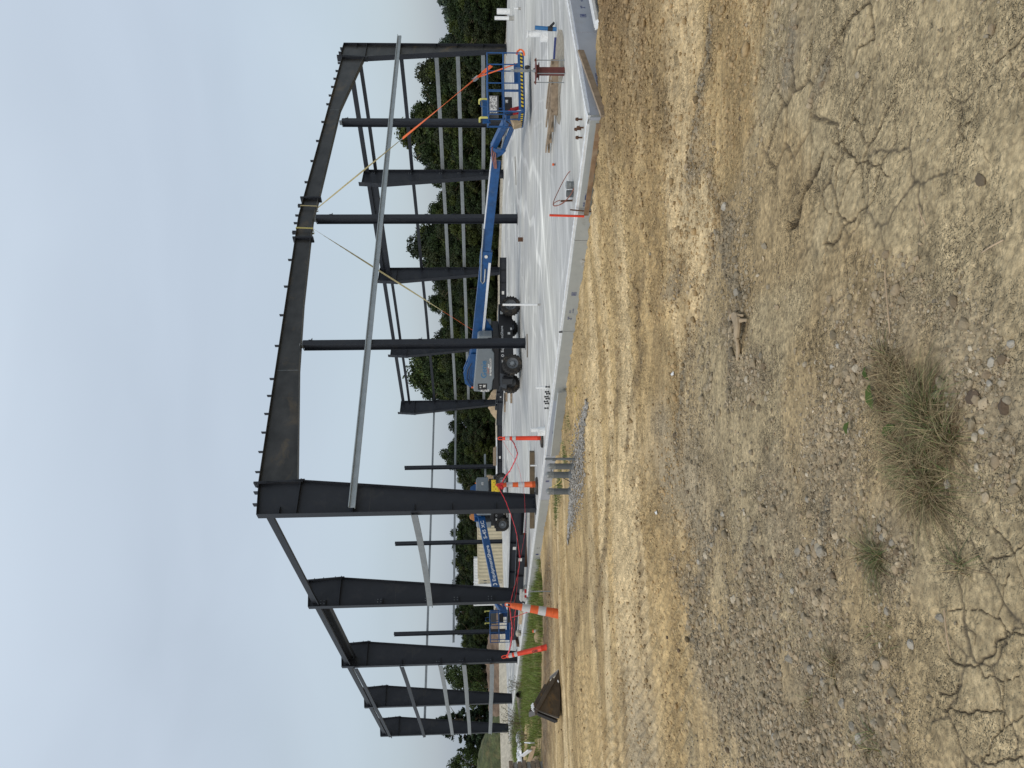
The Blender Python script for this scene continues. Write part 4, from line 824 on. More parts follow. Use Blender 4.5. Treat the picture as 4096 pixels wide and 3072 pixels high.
OUT1 = [(.05, 1.14), (.22, 1.10), (.26, 1.04), (.70, 1.04), (.75, 1.12), (1.0, 1.13), (1.0, 1.60), (.98, 1.68), (0.5, 1.78), (.08, 1.88), (.02, 1.86), (0, 1.3)]
L1, P1 = lift('large blue boom lift reaching right, grey cover with blue lettering, platform beside the red stub', (1.55, 29.3), R(22), D(1898, 1450, 29.5), D(1988, 612, 25.4), .564, .97, (-.94, 1.575), OUT1,
     ((7.98, 21.3, 0), R(8), 1.84, .95, .27, 1.30), (D(1974, 585, 25.3), D(2012, 600, 25.3), D(2034, 462, 22.7), D(2056, 492, 22.9)), True, 'boom lifts')
OUT2 = [(.0, 1.14), (.80, 1.12), (.86, 1.02), (1.0, 1.02), (1.0, 1.80), (.96, 1.90), (.35, 1.90), (.06, 1.88), (0, 1.8)]
b2s = D(1921, 2050, 43.0); b2e = D(1994, 2408, 38.2)
d2 = b2e-b2s
L2, P2 = lift('farther blue boom lift behind the nearest left column, white lettering along its boom', (-7.0, 43.6), R(4), b2s, b2e, .92, .99, (-2.1, .5), OUT2,
     ((-11.55, 37.2, 0), R(190), 1.42, .8, .27, 1.25), (D(1985, 2412, 38.1), D(2010, 2405, 38.1), D(2012, 2450, 37.2), D(2024, 2448, 37.2)), False, 'boom lifts')
# things lying in the platform
mb = MB(); c = P1(.12, .3, .30); mb.cyl(P1(.20, .3, .62), P1(.28, .3, .34), .055, n=14).cyl(P1(.19, .3, .64), P1(.17, .3, .70), .02, n=8).cyl(P1(.10, .35, .55), P1(.14, .35, .33), .03, n=10)
solo('fire_extinguisher', mb, M['redp'], 'red extinguisher with white label lying in the blue work platform', 'fire extinguisher', c, sm=True)
mb = MB(); c = P1(-.02, .62, .30); mb.box(P1(.02, .66, .45), Vector((.15, .02, .05)), Vector((-.02, .13, 0)), Vector((-.03, 0, .12))); solo('cardboard_box', mb, M['tanbag'], 'tan box with open flap at the gate end of the blue platform', 'box', c, bev=.01)
mb = MB(); pts = [P1(1.86, .12, .42), P1(1.93, .08, .40), P1(1.96, .0, .32), P1(1.90, -.05, .26), P1(1.84, -.06, .22), P1(1.72, -.06, .20)]; mb.ribbon(pts, .055, .012, (0, .3, 1)); solo('strap_tail', mb, M['so'], 'loose orange strap end hanging from the platform corner', 'strap', pts[0])
# ratchet straps from the rafter
a1 = B(13.75, -.02, 8.14); hk = D(1620, 545, 21.85+1.3); pa = D(2000, 235, 21.75); 
A_ = Vector(a1); B_ = pa; Q_ = lambda k: A_+(B_-A_)*k
st1 = thing('ratchet_strap', 'ratchet strap from the rafter down to the platform, yellow above, orange below', 'strap', a1, 'ratchet straps from the rafter')
mb = MB(); n = 14
def twist(mb, p, q, w, n=16, tw=2.2, th_=.006):
    for k in range(n):
        a, b = p+(q-p)*k/n, p+(q-p)*(k+1)/n; d = (q-p).normalized(); s0 = d.cross(ZZ).normalized(); s1 = d.cross(s0)
        an = tw*k/n; sd = s0*math.cos(an)+s1*math.sin(an); mb.box((a+b)/2, (b-a)/2*1.02, sd*w/2, d.cross(sd)*th_/2)
twist(mb, Q_(.0), Q_(.52), .055); part('yellow_webbing', mb, M['sy'], st1)
mb = MB(); twist(mb, Q_(.545), Q_(.93), .10, 16, -1.2, .008); mb.ribbon([Q_(.93), Q_(.965)], .11, .012, ZZ); part('orange_webbing', mb, M['so'], st1)
mb = MB(); mb.tube([Q_(.52), Q_(.535), Q_(.545)], .014, 6); part('hook', mb, M['galvd'], st1)
mb = MB(); mb.box(Q_(.90), (Q_(1)-Q_(0)).normalized()*.09, ZZ.cross(Q_(1)-Q_(0)).normalized()*.06, ZZ*.03).tube([Q_(.89), Q_(.90)+ZZ*.12], .012, 6); part('ratchet', mb, M['galvd'], st1)
mb = MB(); mb.ribbon([Q_(.905), P1(1.52, .05, .45)], .055, .006, U); part('hanging_tail', mb, M['so'], st1)
mb = MB(); x = 13.75
def wrap(mb, s, w):
    zt, zl = top(s), 8.16
    pts = [B(s-.02, -.15, zl-.03), B(s+.02, -.15, zt+.02), B(s+.02, .15, zt+.02), B(s, .15, zl-.03), B(s-.02, -.15, zl-.03)]
    mb.ribbon(pts, w, .006, U)
wrap(mb, 13.75, .05); part('wrap', mb, M['sy'], st1)
a2 = B(12.42, -.1, 8.12); e2 = D(1893, 1322, 29.2); Q2 = lambda k: Vector(a2)+(e2-Vector(a2))*k
st2 = thing('ratchet_strap', 'ratchet strap from the rafter down behind the boom near the grey cover', 'strap', a2, 'ratchet straps from the rafter')
mb = MB(); twist(mb, Q2(0), Q2(.80), .065, 24, 3); part('yellow_webbing', mb, M['sy'], st2)
mb = MB(); twist(mb, Q2(.805), Q2(1.05), .06, 10, 0, .008); part('orange_webbing', mb, M['so'], st2)
mb = MB(); wrap(mb, 12.42, .075); part('wrap', mb, M['syl'], st2)
mb = MB(); mb.tube([Q2(.80), Q2(.805)], .02, 6); part('hook', mb, M['galvd'], st2)
# orange machine partly hidden behind the farther lift
om = thing('loader', 'orange machine mostly hidden behind the farther boom lift', 'loader', D(1990, 1950, 45.5)*1)
om.location.z = 0
c = D(1979, 1945, 42.7); mb = MB(); mb.box(c, Vector((.38, 0, 0)), Vector((0, .12, 0)), ZZ*.19).box(c+Vector((-.2, 0, -.22)), Vector((.14, 0, 0)), Vector((0, .10, 0)), ZZ*.06); yb = part('yellow_bracket', mb, M['yell'], L2, bev=.02)
for q in range(5): 
    mb = MB(); p = c+Vector((-.28+.13*q, -.12, .05-.09*(q % 2))); mb.cyl(p, p-Vector((0, .02, 0)), .025, n=8); part('bolt', mb, M['black'], yb)
mb = MB(); P = [D(a, b, 45.6) for a, b in ((1908, 2047), (1906, 2083), (1896, 2084), (1880, 2076), (1878, 2066), (1884, 2052))]; mb.prism(P, Vector((0, .5, 0))); part('arm_housing', mb, M['oran'], om, bev=.03)
mb = MB(); mb.tube([D(1900, 2048, 45.4), D(1882, 2050, 45.4), D(1881, 2062, 45.4)], .03, 6); part('guard_bar', mb, M['hose'], om)
mb = MB(); mb.box(D(1940, 2030, 46), Vector((1.1, 0, 0)), Vector((0, .4, 0)), ZZ*.35); part('frame', mb, M['oran'], om, bev=.03)
for a in (-1.0, 1.0): wheel(om, Vector((D(1990, 1995, 46).x+a, 46, .36)), Vector((0, -1, 0)))
mb = MB(); c = D(1956, 1912, 48); mb.box(c, Vector((.19, 0, 0)), Vector((0, .2, 0)), ZZ*.15); mb.box(c-ZZ*.65, Vector((.14, 0, 0)), Vector((0, .2, 0)), ZZ*.5); solo('wooden_crate', mb, M['tanbag'], 'small tan crate beside the grey cover of the farther lift', 'crate', c, bev=.01)

# ------------------------------------------------------------------ channelisers and barrier tape
def channeliser(label, base, topp, r0, r1, bands, m_, rubber, handle_flat=False, hand=None):
    base, topp = Vector(base), Vector(topp); ax = (topp-base); H_ = ax.length; ax.normalize()
    root = thing('channeliser', label, 'traffic channeliser', base, 'traffic channelisers with red tape')
    if rubber:
        mb = MB(); off = Vector(rubber[1]); c = base+off
        n = 8; mb.ring(c, ZZ, [(rubber[0], 0), (rubber[0], .04), (rubber[0]*.9, .06), (rubber[0]*.5, .07), (.01, .07)], n if rubber[2] else 28)
        part('rubber_base', mb, M['tyre'], root, sm=False)
    R_ = lambda k: r0+(r1-r0)*k
    prof = [(R_(0)*1.12, 0.0), (R_(0)*1.12, .03), (R_(0), .035), (R_(.12), .12*H_), (R_(.12)*1.05, .125*H_), (R_(.12)*1.05, .14*H_), (R_(.14), .145*H_), (R_(.5), .5*H_), (R_(.86), .86*H_), (R_(.9)*.9, .9*H_), (R_(.9)*.55, .915*H_), (.005, .92*H_)]
    mb = MB(); mb.ring(base, ax, prof, 28); part('body', mb, M[m_], root, sm=True)
    for a, b in bands:
        mb = MB(); mb.ring(base, ax, [(R_(a)*1.0, a*H_), (R_(a)*1.0+.004, a*H_+.001), (R_(b)*1.0+.004, b*H_-.001), (R_(b), b*H_)], 28); part('white_band', mb, M['band'], root, sm=True)
    sd = Vector(hand) if hand is not None else Vector((1, 0, 0)); sd = (sd-ax*sd.dot(ax)).normalized(); p = base+ax*H_*.90
    mb = MB(); w = r1*.62; h = H_*.115
    mb.tube([p-sd*w*.6, p-sd*w+ax*h*.3, p-sd*w+ax*h*.75, p-sd*w*.5+ax*h, p+sd*w*.5+ax*h, p+sd*w+ax*h*.75, p+sd*w+ax*h*.3, p+sd*w*.6, p-sd*w*.6], .014, 8); part('handle', mb, M[m_], root, sm=True)
    return root
c1b = G(2150, 1937); c1t = Vector((c1b.x, c1b.y, 1.7-(1985-1913)/2916*c1b.y))
channeliser('upright orange channeliser with two white bands beside the nearest left column', c1b, c1t, .094, .056, [(.33, .48), (.62, .77)], 'orange', (.26, (-.05, 0, 0), False))
mk = []
c2b = G(2172, 1752); c2b.x -= .0; c2t = Vector((c2b.x, c2b.y, 1.7-(1992-1911)/2916*c2b.y)); 
channeliser('upright slim red channeliser standing by the white pipe base', c2b, c2t+Vector((.01, 0, 0)), .060, .052, [(.62, .70), (.76, .86)], 'red', (.20, (-.06, .02, 0), False))
b3 = gnd(2236, 2456, -.05); t3 = D(2024, 2418, b3.y+.12)
channeliser('leaning orange channeliser with two broad white bands stuck in the brown dirt', b3, t3, .125, .068, [(.26, .40), (.55, .70)], 'orange', None)
b4 = gnd(2190, 2588, -.05); t4 = D(2010, 2629, b4.y+.25)
channeliser('leaning slim red channeliser with black hand lettering in the grass strip', b4, t4, .088, .058, [(.66, .73), (.78, .86)], 'red', None)
ax4 = (Vector(t4)-Vector(b4)).normalized()
r4 = [o for o in COL.objects if o.name.startswith('channeliser')][-1]
r4 = [o for o in bpy.data.objects if o.get('label', '').startswith('leaning slim red')][0]
text('hand_lettering', 'LBG' if 0 else 'GBI', M['blk'], r4, Vector(b4)+ax4*.48+Vector((-.045, -.088, 0)), -ax4, ax4.cross(Vector((0, -1, 0))).normalized()*(-1 if ax4.cross(Vector((0, -1, 0))).x < 0 else 1), .11, .004)
def curve3(pts, n=6):   # smooth polyline through points
    P = [Vector(p) for p in pts]; P = [P[0]*2-P[1]]+P+[P[-1]*2-P[-2]]; o = []
    for i in range(1, len(P)-2):
        for k in range(n):
            t = k/n; a, b, c, d = P[i-1:i+3]
            o.append(.5*((2*b)+(c-a)*t+(2*a-5*b+4*c-d)*t*t+(3*b-a-3*c+d)*t**3))
    o.append(P[-2]); return o
def traced(pxs, d0, d1):
    n = len(pxs)-1; return [D(x, y, d0+(d1-d0)*k/n) for k, (x, y) in enumerate(pxs)]
def tape(label, pts, w, m_='tape', name='barrier_tape', cat='barrier tape', seed=0):
    P = curve3(pts, 7); mb = MB(); rnd = random.Random(seed); n = len(P)
    mb.tube([p+Vector((0, 0, rnd.uniform(-.006, .006))) for p in P], [w*(.55+.5*abs(math.sin(k*.9+seed))) for k in range(n)], 6, flat=.45)
    return solo(name, mb, M[m_], label, cat, P[0], 'red tape strung between channelisers' if m_ == 'tape' else None, sm=True)
d1, d2, d3, d4 = c1b.y-.1, c2b.y-.05, t3.y, t4.y
tape('thick twisted red tape sagging between the two upright channelisers', traced([(2045, 1758), (2055, 1772), (2066, 1800), (2069, 1818), (2056, 1850), (2038, 1885), (2022, 1905), (2008, 1930)], d2, d1), .032, seed=1)
tape('thin red tape crossing below the thick one between the upright channelisers', traced([(2008, 1758), (2030, 1795), (2058, 1838), (2075, 1876), (2090, 1935), (2098, 1985), (2101, 2060), (2099, 2130), (2092, 2180), (2080, 2240), (2070, 2330), (2062, 2390), (2052, 2425)], d2, t3.y), .008, seed=2)
tape('red tape from the upright orange channeliser to the leaning one, passing the nearest column', traced([(1996, 1955), (2020, 2000), (2040, 2050), (2060, 2110), (2072, 2170), (2078, 2235), (2070, 2300), (2052, 2370), (2040, 2425)], d1, d3), .019, seed=3)
tape('red tape bundle from the leaning orange channeliser to the slim leaning one', traced([(2038, 2428), (2044, 2470), (2048, 2510), (2046, 2550), (2040, 2590), (2030, 2625)], d3, d4), .040, seed=4)
tape('second red tape strand under the bundle at the leaning channelisers', traced([(2064, 2428), (2058, 2480), (2056, 2520), (2044, 2580), (2032, 2622)], d3, d4), .022, seed=5)
tape('short red tape tied back from the shaft of the leaning orange channeliser', traced([(2125, 2445), (2100, 2452), (2075, 2462), (2045, 2470)], d3, d3+.3), .010, seed=6)
kn = MB()
for k in range(22):
    a = D(1996+rng.uniform(-8, 10), 1942+rng.uniform(-10, 8), d1-.08+rng.uniform(-.05, .05)); kn.tube([a, a+Vector((rng.uniform(-.07, .07), 0, rng.uniform(-.06, .05))), a+Vector((rng.uniform(-.08, .08), 0, rng.uniform(-.1, .05)))], .012, 5)
solo('tape_knot', kn, M['tape'], 'tangled red tape knot on the handle of the upright orange channeliser', 'tape knot', c1t)

# ------------------------------------------------------------------ pipes, stubs, bolts on the slab
def pipe(label, base, topp, r, m_='pvc', name='pipe', group=None, collar=None, wall=.006, n=20):
    base, topp = Vector(base), Vector(topp); ax = topp-base; H_ = ax.length
    root = thing(name, label, 'pipe', base, group); ri = r-wall
    mb = MB(); mb.ring(base, ax, [(r, 0), (r, H_), (ri, H_), (ri, H_*.6), (.002, H_*.6)], n); part('tube', mb, M[m_], root, sm=True)
    if collar:
        mb = MB(); mb.ring(base, ax, [(r*collar[1], collar[2]), (r*collar[1], collar[2]+collar[0]), (r, collar[2]+collar[0])], n); part('collar', mb, M[collar[3]], root, sm=True)
    return root
def up_(b, x, dx=0): # top point above a base b at photo row x
    hz = 2048-(fw.y and 0)
    k = b.y; z = EYE-(x-(ray(2048, 1536).y and (1908-.0131*((b.x/b.y)*2916))))/2916*k
    return Vector((b.x+dx, b.y, z))
b = G(2162, 1219); pipe('tall thin white pipe standing before the front wheel of the large lift', b, up_(b, 2007, .01), .027, 'pvc', collar=(.08, 1.12, .0, 'conc'))
b = G(2188, 1550); pipe('short clear plastic pipe stub near the foam offcut', b, up_(b, 2141, -.0), .028, 'pvc')
b = G(2034, 74); pipe('thin white pipe standing at the far right of the slab', G(2055, 73), up_(G(2055, 73), 1975), .075, 'pvc', collar=(.2, 1.25, .0, 'conc'))
pipe('thick white pipe standing at the far right of the slab', G(2040, 46), up_(G(2040, 46), 1984), .13, 'pvc')
b = G(2083, 34); pipe('slim white pipe stub with grey foot at the right edge of the photo', b, up_(b, 2053), .03, 'pvc', collar=(.09, 1.6, 0, 'conc'))
b = G(2226, 117); pipe('leaning blue pipe with a black fitting at its foot', b, up_(b, 2137, .03), .040, 'blue2', collar=(.10, 1.15, .08, 'hose'))
mb = MB(); q = b+Vector((.03, -.02, .1)); mb.box(q+Vector((.04, 0, .0)), Vector((.05, 0, -.05)), Vector((0, .03, 0)), Vector((.012, 0, .012))); part('valve_lever', mb, M['hose'], [o for o in bpy.data.objects if o.get('label', '').startswith('leaning blue')][0])
b = G(2190, 146); r_ = pipe('large white pipe sleeve with a narrower riser beside the blue pipe', b, up_(b, 2158), .125, 'pvc', wall=.01)
p1 = up_(b, 2160, .05); mb = MB(); mb.ring(p1, ZZ, [(.065, -.02), (.065, .32), (.055, .32), (.055, .1)], 20); part('riser_pipe', mb, M['pvc'], r_, sm=True); mb = MB(); mb.ring(p1, ZZ, [(.078, .29), (.078, .33), (.066, .33)], 20); part('riser_collar', mb, M['pvc'], r_, sm=True)
b = G(2179, 1725); r_ = pipe('squat white pipe sleeve with a taped riser behind the slim red channeliser', b, up_(b, 2147), .118, 'pvc', wall=.01)
p1 = up_(b, 2148, .04); mb = MB(); mb.ring(p1, ZZ, [(.055, -.02), (.055, .175), (.045, .175), (.045, .1)], 20); part('riser_pipe', mb, M['pvc'], r_, sm=True)
b = G(2147, 1862); pipe('slim white pipe stub in front of the fallen plank', b, up_(b, 2118), .022, 'pvc')
for (x, y, xt, r, lb) in ((2294, 740, 2274, .075, 'taped grey pipe stub nearer the slab corner'), (2293, 775, 2264, .075, 'open grey pipe stub beside the thin conduit')):
    b = G(x, y); b = b+Vector((0, 0, 0)); rr_ = pipe(lb, b, up_(b, xt+(0)), .062, 'pvcg', wall=.006)
    if 'taped' in lb:
        mb = MB(); mb.ring(b, ZZ, [(.064, .05), (.066, .09), (.068, .12), (.05, .135), (.01, .14)], 14); part('tape_wrap', mb, M['duct'], rr_, sm=True)
b = G(2290, 802); cd = pipe('thin dark conduit with a copper coloured tube looping from it', b, up_(b, 2240, -.01), .017, 'rust')
z0 = b.y; cp = [D(x, y, b.y+o) for x, y, o in ((2240, 801, 0), (2226, 806, 0), (2214, 815, 0), (2213, 821, 0), (2222, 824, -.05), (2240, 818, -.1), (2262, 802, -.15), (2285, 775, -.2), (2304, 735, -.2), (2312, 705, -.15), (2308, 688, 0), (2296, 681, .1), (2275, 690, .3), (2250, 730, .3), (2228, 775, .2), (2216, 802, .1), (2213, 815, .05), (2219, 823, 0), (2242, 818, -.06), (2264, 802, -.1), (2285, 772, -.15), (2304, 732, -.15), (2306, 708, -.1))]
mb = MB(); mb.tube(curve3(cp, 6), .008, 6); part('copper_tube', mb, M['copper'], cd, sm=True)
b = G(2222, 658); r_ = pipe('tiny pipe stub with an orange cap on the open slab', b, up_(b, 2207), .022, 'pvcg'); mb = MB(); mb.ring(up_(b, 2208), ZZ, [(.026, -.03), (.026, .008), (.002, .01)], 14); part('cap', mb, M['orange'], r_)
b = G(2092, 958); mb = MB(); mb.box(b+ZZ*.09, Vector((.075, 0, 0)), Vector((0, .03, 0)), ZZ*.09).box(b+ZZ*.09-Vector((0, .032, 0)), Vector((.025, 0, 0)), Vector((0, .003, 0)), ZZ*.05); solo('steel_stub', mb, M['rust'], 'small rust brown steel stub behind the middle post', 'steel stub', b, bev=.006)
# anchor bolts
def bolts(label, pts, h, grp):
    root = thing('anchor_bolt_cluster', label, 'anchor bolts', pts[0], grp)
    for p in pts:
        mb = MB(); mb.cyl(p-ZZ*.01, p+ZZ*h, .014, n=10); mb.cyl(p+ZZ*(h-.035), p+ZZ*(h-.005), .026, n=6); mb.cyl(p+ZZ*(h-.045), p+ZZ*(h-.036), .032, n=12); part('bolt', mb, M['rust'], root)
bolts('cluster of rusty anchor bolts near the corner of the slab', [B(.0, -12.95, 0), B(.22, -12.95, 0), B(.0, -13.13, 0), B(.22, -13.13, 0)], .11, 'anchor bolt clusters')
root = thing('anchor_bolt_cluster', 'row of dark anchor bolts near the foam offcut on the left edge', 'anchor bolts', B(.1, -5.8, 0), 'anchor bolt clusters')
for s_ in (.0, .2):
    for t2 in (-5.35, -5.55, -5.75, -5.95):
        p = B(s_+.05, t2, 0); mb = MB(); mb.cyl(p-ZZ*.01, p+ZZ*.10, .013, n=8).cyl(p+ZZ*.07, p+ZZ*.10, .026, n=6).cyl(p, p+ZZ*.025, .028, n=6); part('bolt', mb, M['black'], root)
bolts('cluster of small anchor bolts at the far right edge of the slab', [B(26.1+.2*a, 1.2+.2*c-3, 0) for a in (0, 1) for c in (0, 1)], .13, 'anchor bolt clusters')
# red oxide column stub with threaded rods and a jack
b = G(2258, 286); sx = Vector((.955, .3, 0)).normalized(); sy = Vector((-sx.y, sx.x, 0))
rs = thing('red_column_stub', 'red oxide painted steel stub with a plate on top and threaded rods, front of slab', 'column stub', b)
hh = up_(b, 2140).z; P = lambda a, c, z: b+sx*a+sy*c+ZZ*z
mb = MB(); mb.box(P(0, .0, hh*.45), sx*.055, sy*.055, ZZ*hh*.45); part('post', mb, M['redox'], rs, bev=.006)
mb = MB(); mb.box(P(0, 0, hh*.94), sx*.08, sy*.08, ZZ*.035).box(P(0, 0, hh*.90), sx*.11, sy*.11, ZZ*.008); part('stiffened_cap', mb, M['redox'], rs)
mb = MB(); mb.box(P(0, 0, hh), sx*.175, sy*.15, ZZ*.009); part('top_plate', mb, M['redox'], rs)
for a in (-.15, .15):
    for c in (-.12, .12):
        mb = MB(); mb.cyl(P(a, c, 0), P(a, c, hh+.02), .009, n=8); part('threaded_rod', mb, M['galvd'], rs)
        mb = MB(); mb.cyl(P(a, c, hh+.009), P(a, c, hh+.028), .02, n=6); part('nut', mb, M['rust'], rs)
mb = MB(); j = P(.01, 0, hh); mb.cyl(j, j+ZZ*.06, .035, .02, 12).cyl(j+ZZ*.05, j+ZZ*.42, .012, n=10).box(j+ZZ*.27, Vector((.02, 0, 0)), Vector((0, .02, 0)), ZZ*.13); part('screw_jack', mb, M['galvd'], rs)
mb = MB(); mb.cyl(j+ZZ*.16+Vector((.04, -.02, 0)), j+ZZ*.16+Vector((.075, -.02, 0)), .05, n=14); part('knob', mb, M['hose'], rs)
mb = MB(); mb.cyl(j+ZZ*.42, j+ZZ*.47, .03, .02, 10).bar(j+ZZ*.25+Vector((.045, 0, 0)), j+ZZ*.38+Vector((.05, 0, 0)), .012, .012); part('jack_head', mb, M['galvd'], rs)
# broken opening in the slab by the stub, timber frame
pt = [G(x, y, .004) for x, y in ((2232, 118), (2248, 120), (2254, 150), (2256, 200), (2255, 290), (2246, 330), (2236, 420), (2243, 470), (2238, 500), (2230, 492), (2221, 470), (2214, 380), (2215, 300), (2222, 180))]
cen = sum(pt, Vector())/len(pt); mb = MB(); mb.add(pt+[cen+ZZ*.01], [(i, (i+1) % len(pt), len(pt)) for i in range(len(pt))]); 
M['hole'] = mat('gravelly_hole', (.27, .24, .19), .95, 0, .4, 14, .02, 30); o = solo('patch_of_gravel', mb, M['hole'], None, None, cen, kind='structure')
fr = thing('wooden_pallet', 'pallet like timber frame lying on the slab behind the red stub', 'wooden pallet', G(2225, 350))
fa, fb = G(2226, 237, .05), G(2222, 462, .05); bk_ = lambda p, k: p+(Vector((-.30, 1.45, 0)))*k
for k, (h_, nm) in enumerate(((.14, 'front_beam'), (.05, 'slat'), (.05, 'slat'), (.05, 'slat'))):
    mb = MB(); mb.bar(bk_(fa, (0, .42, .72, 1)[k])+ZZ*(.03 if k == 0 else 0), bk_(fb, (0, .42, .72, 1)[k])+ZZ*(.03 if k == 0 else 0), .045, h_); part(nm, mb, M['wood'], fr, bev=.003)
for k in (.06, .42, .93):
    p = fa+(fb-fa)*k; mb = MB(); mb.bar(bk_(p, -.03)+ZZ*.10, bk_(p, 1.05)+ZZ*.06, .09, .03); part('cross_piece', mb, M['wood'], fr, bev=.003)
slabpiece('blue_strip', 'dark blue form strip curving over the slab behind the gravel patch', 'form strip', G(2222, 150, .02), G(2216, 250, .02), .03, .05, M['ink'])
# planks, stakes at the corner
p, q = B(1.22, -13.70, -.01), B(-.62, -13.74, -.17); slabpiece('plank', 'grey brown plank leaning against the front boards with its end in the dirt', 'plank', p, q, .04, .10, M['wood'], R(-6))
p, q = B(S0-.19, -13.35, -.28), B(S0-.20, -11.55, -.18); slabpiece('plank', 'wet brown plywood strip along the foot of the boards near the corner', 'plank', B(S0-.19, -13.5, -.145), B(S0-.19, -11.75, -.150), .018, .08, M['ply'])
def stake(label, px, a, b, r, m_, dist, grp='stakes at the slab edge', sq=True):
    p, q = D(a[0], a[1], dist), D(b[0], b[1], dist); mb = MB(); mb.cyl(p, q, r, n=4 if sq else 8); return solo('stake', mb, M[m_], label, 'stake', q, grp)
dd = B(S0-.20, -11.8).y
stake('bright red stake standing at the end of the brown plywood strip', None, (2198, 861), (2337, 865), .020, 'red', dd)
stake('rusty thin stake beside the red one', None, (2280, 839), (2375, 847), .012, 'rust', dd, sq=False)
stake('rusty flat stake holding the leaning plank at the front edge', None, (2326, 215), (2380, 212), .018, 'rust', 12.7)
stake('short rusty stake at the slab corner', None, (2380, 437), (2392, 437), .015, 'rust', 10.9)
stake('grey steel stake clamped to the boards in the middle of the left edge', None, (2236, 1328), (2300, 1327), .02, 'dgrey', B(S0-.17, -8.55).y)
stake('thin pale stake in the dirt in front of the second left column', None, (2117, 2366), (2228, 2365), .016, 'galvd', 20.3, sq=False)
# conduits at the gravel strip
for x, xt, y, r, lb, cap in ((2308, 2178, 1836, .026, 'thin grey conduit standing at the right of the pipe row', 0), (2303, 2196, 1866, .062, 'grey pipe with a torn tape cap, second from the right in the row', 1), (2294, 2194, 1900, .068, 'fat grey pipe with a torn tape cap, third from the right in the row', 1), (2287, 2190, 1966, .068, 'grey pipe standing alone at the left of the row', 1)):
    b = gnd(x, y); h = (x-xt)/2916*b.y; rr_ = thing('conduit', lb, 'conduit', b, 'grey conduits by the gravel strip')
    tp = b+ZZ*h+Vector((.01, 0, 0)); mb = MB(); mb.ring(b-ZZ*.1, tp-b, [(r, 0), (r, h+.08), (r*.8, h+.09)], 20); part('tube', mb, M['pvcg'], rr_, sm=True)
    if cap:
        mb = MB(); prof = [(r*1.04, h-.03), (r*1.06, h+.08), (r*.9, h+.11), (r*.35, h+.14), (.004, h+.13)]; mb.ring(b-ZZ*.1, tp-b, prof, 10); part('tape_cap', mb, M['duct'], rr_)
        mb = MB(); mb.ring(b-ZZ*.1, tp-b, [(r*1.13, 0), (r*1.13, .17), (r*1.02, .18)], 20); part('bell_end', mb, M['pvcg'], rr_, sm=True)
    else:
        mb = MB(); mb.ring(b, ZZ, [(r*1.3, h*.66), (r*1.3, h*.76), (r, h*.77)], 14); part('coupling', mb, M['pvcg'], rr_, sm=True)
def cable(label, pxs, r, m_, off=.0, name='cable'):
    P = curve3([gnd(x, y, (h if h else .0)+.012) for x, y, h in pxs], 6); mb = MB(); mb.tube(P, r, 6); solo(name, mb, M[m_], label, 'cable', P[0], sm=True)
cable('black cable arching between two grey conduits', [(2294, 1860, .0), (2290, 1858, .3), (2286, 1864, .42), (2286, 1885, .40), (2292, 1905, .25), (2292, 1925, .06), (2292, 1936, 0)], .008, 'hose')
cable('yellow rope end rising from the gravel between two conduits', [(2290, 1868, 0), (2288, 1880, .12), (2280, 1905, .18), (2270, 1930, .2), (2240, 1952, .25)], .006, 'rope', name='rope')
cable('thin yellow rope wandering over the dirt right of the conduits', [(2300, 1830, .02), (2290, 1822, .08), (2294, 1812, .02), (2290, 1780, 0), (2302, 1745, 0), (2312, 1712, 0), (2318, 1680, 0), (2306, 1640, 0), (2304, 1600, 0), (2306, 1575, 0), (2298, 1560, 0), (2310, 1550, 0)], .006, 'rope', name='rope')
# lumber on the slab and steel stacks
def lumber(label, x0, y0, x1, y1, w, h, m_, z=None, grp=None, name='plank', roll=0):
    z = h/2+.004 if z is None else z; return slabpiece(name, label, 'plank' if name == 'plank' else name.replace('_', ' '), G(x0, y0, z), G(x1, y1, z), w, h, M[m_], roll, grp)
lumber('long dark timber lying behind the nearest left column foot', 2128, 1806, 2128, 2110, .20, .14, 'woodd')
lumber('short timber block under the foot of the middle left post', 2108, 1336, 2109, 1430, .03, .03, 'woodd')
lumber('thin brown batten lying on the slab right of the middle post', 2060, 627, 2064, 740, .03, .02, 'woodd')
lumber('timber bearer lying farthest left of three by the far steel stack', 2019, 1572, 2019, 1648, .1, .1, 'wood', grp='bearers by the far steel stack')
lumber('middle timber bearer by the far steel stack', 2026, 1545, 2026, 1605, .1, .1, 'wood', grp='bearers by the far steel stack')
lumber('timber bearer nearest the rear wheel of the large lift', 2045, 1530, 2045, 1612, .1, .1, 'wood', grp='bearers by the far steel stack')
lumber('timber bearer under the near steel stack at its right', 2098, 2132, 2102, 2268, .12, .12, 'rust', grp='bearers under the near steel stack')
lumber('timber bearer under the near steel stack at its left', 2062, 2530, 2072, 2582, .12, .12, 'rust', grp='bearers under the near steel stack')
lumber('pale timber bearer under the near steel stack behind the leaning channeliser', 2086, 2438, 2080, 2492, .12, .12, 'woodn', grp='bearers under the near steel stack')
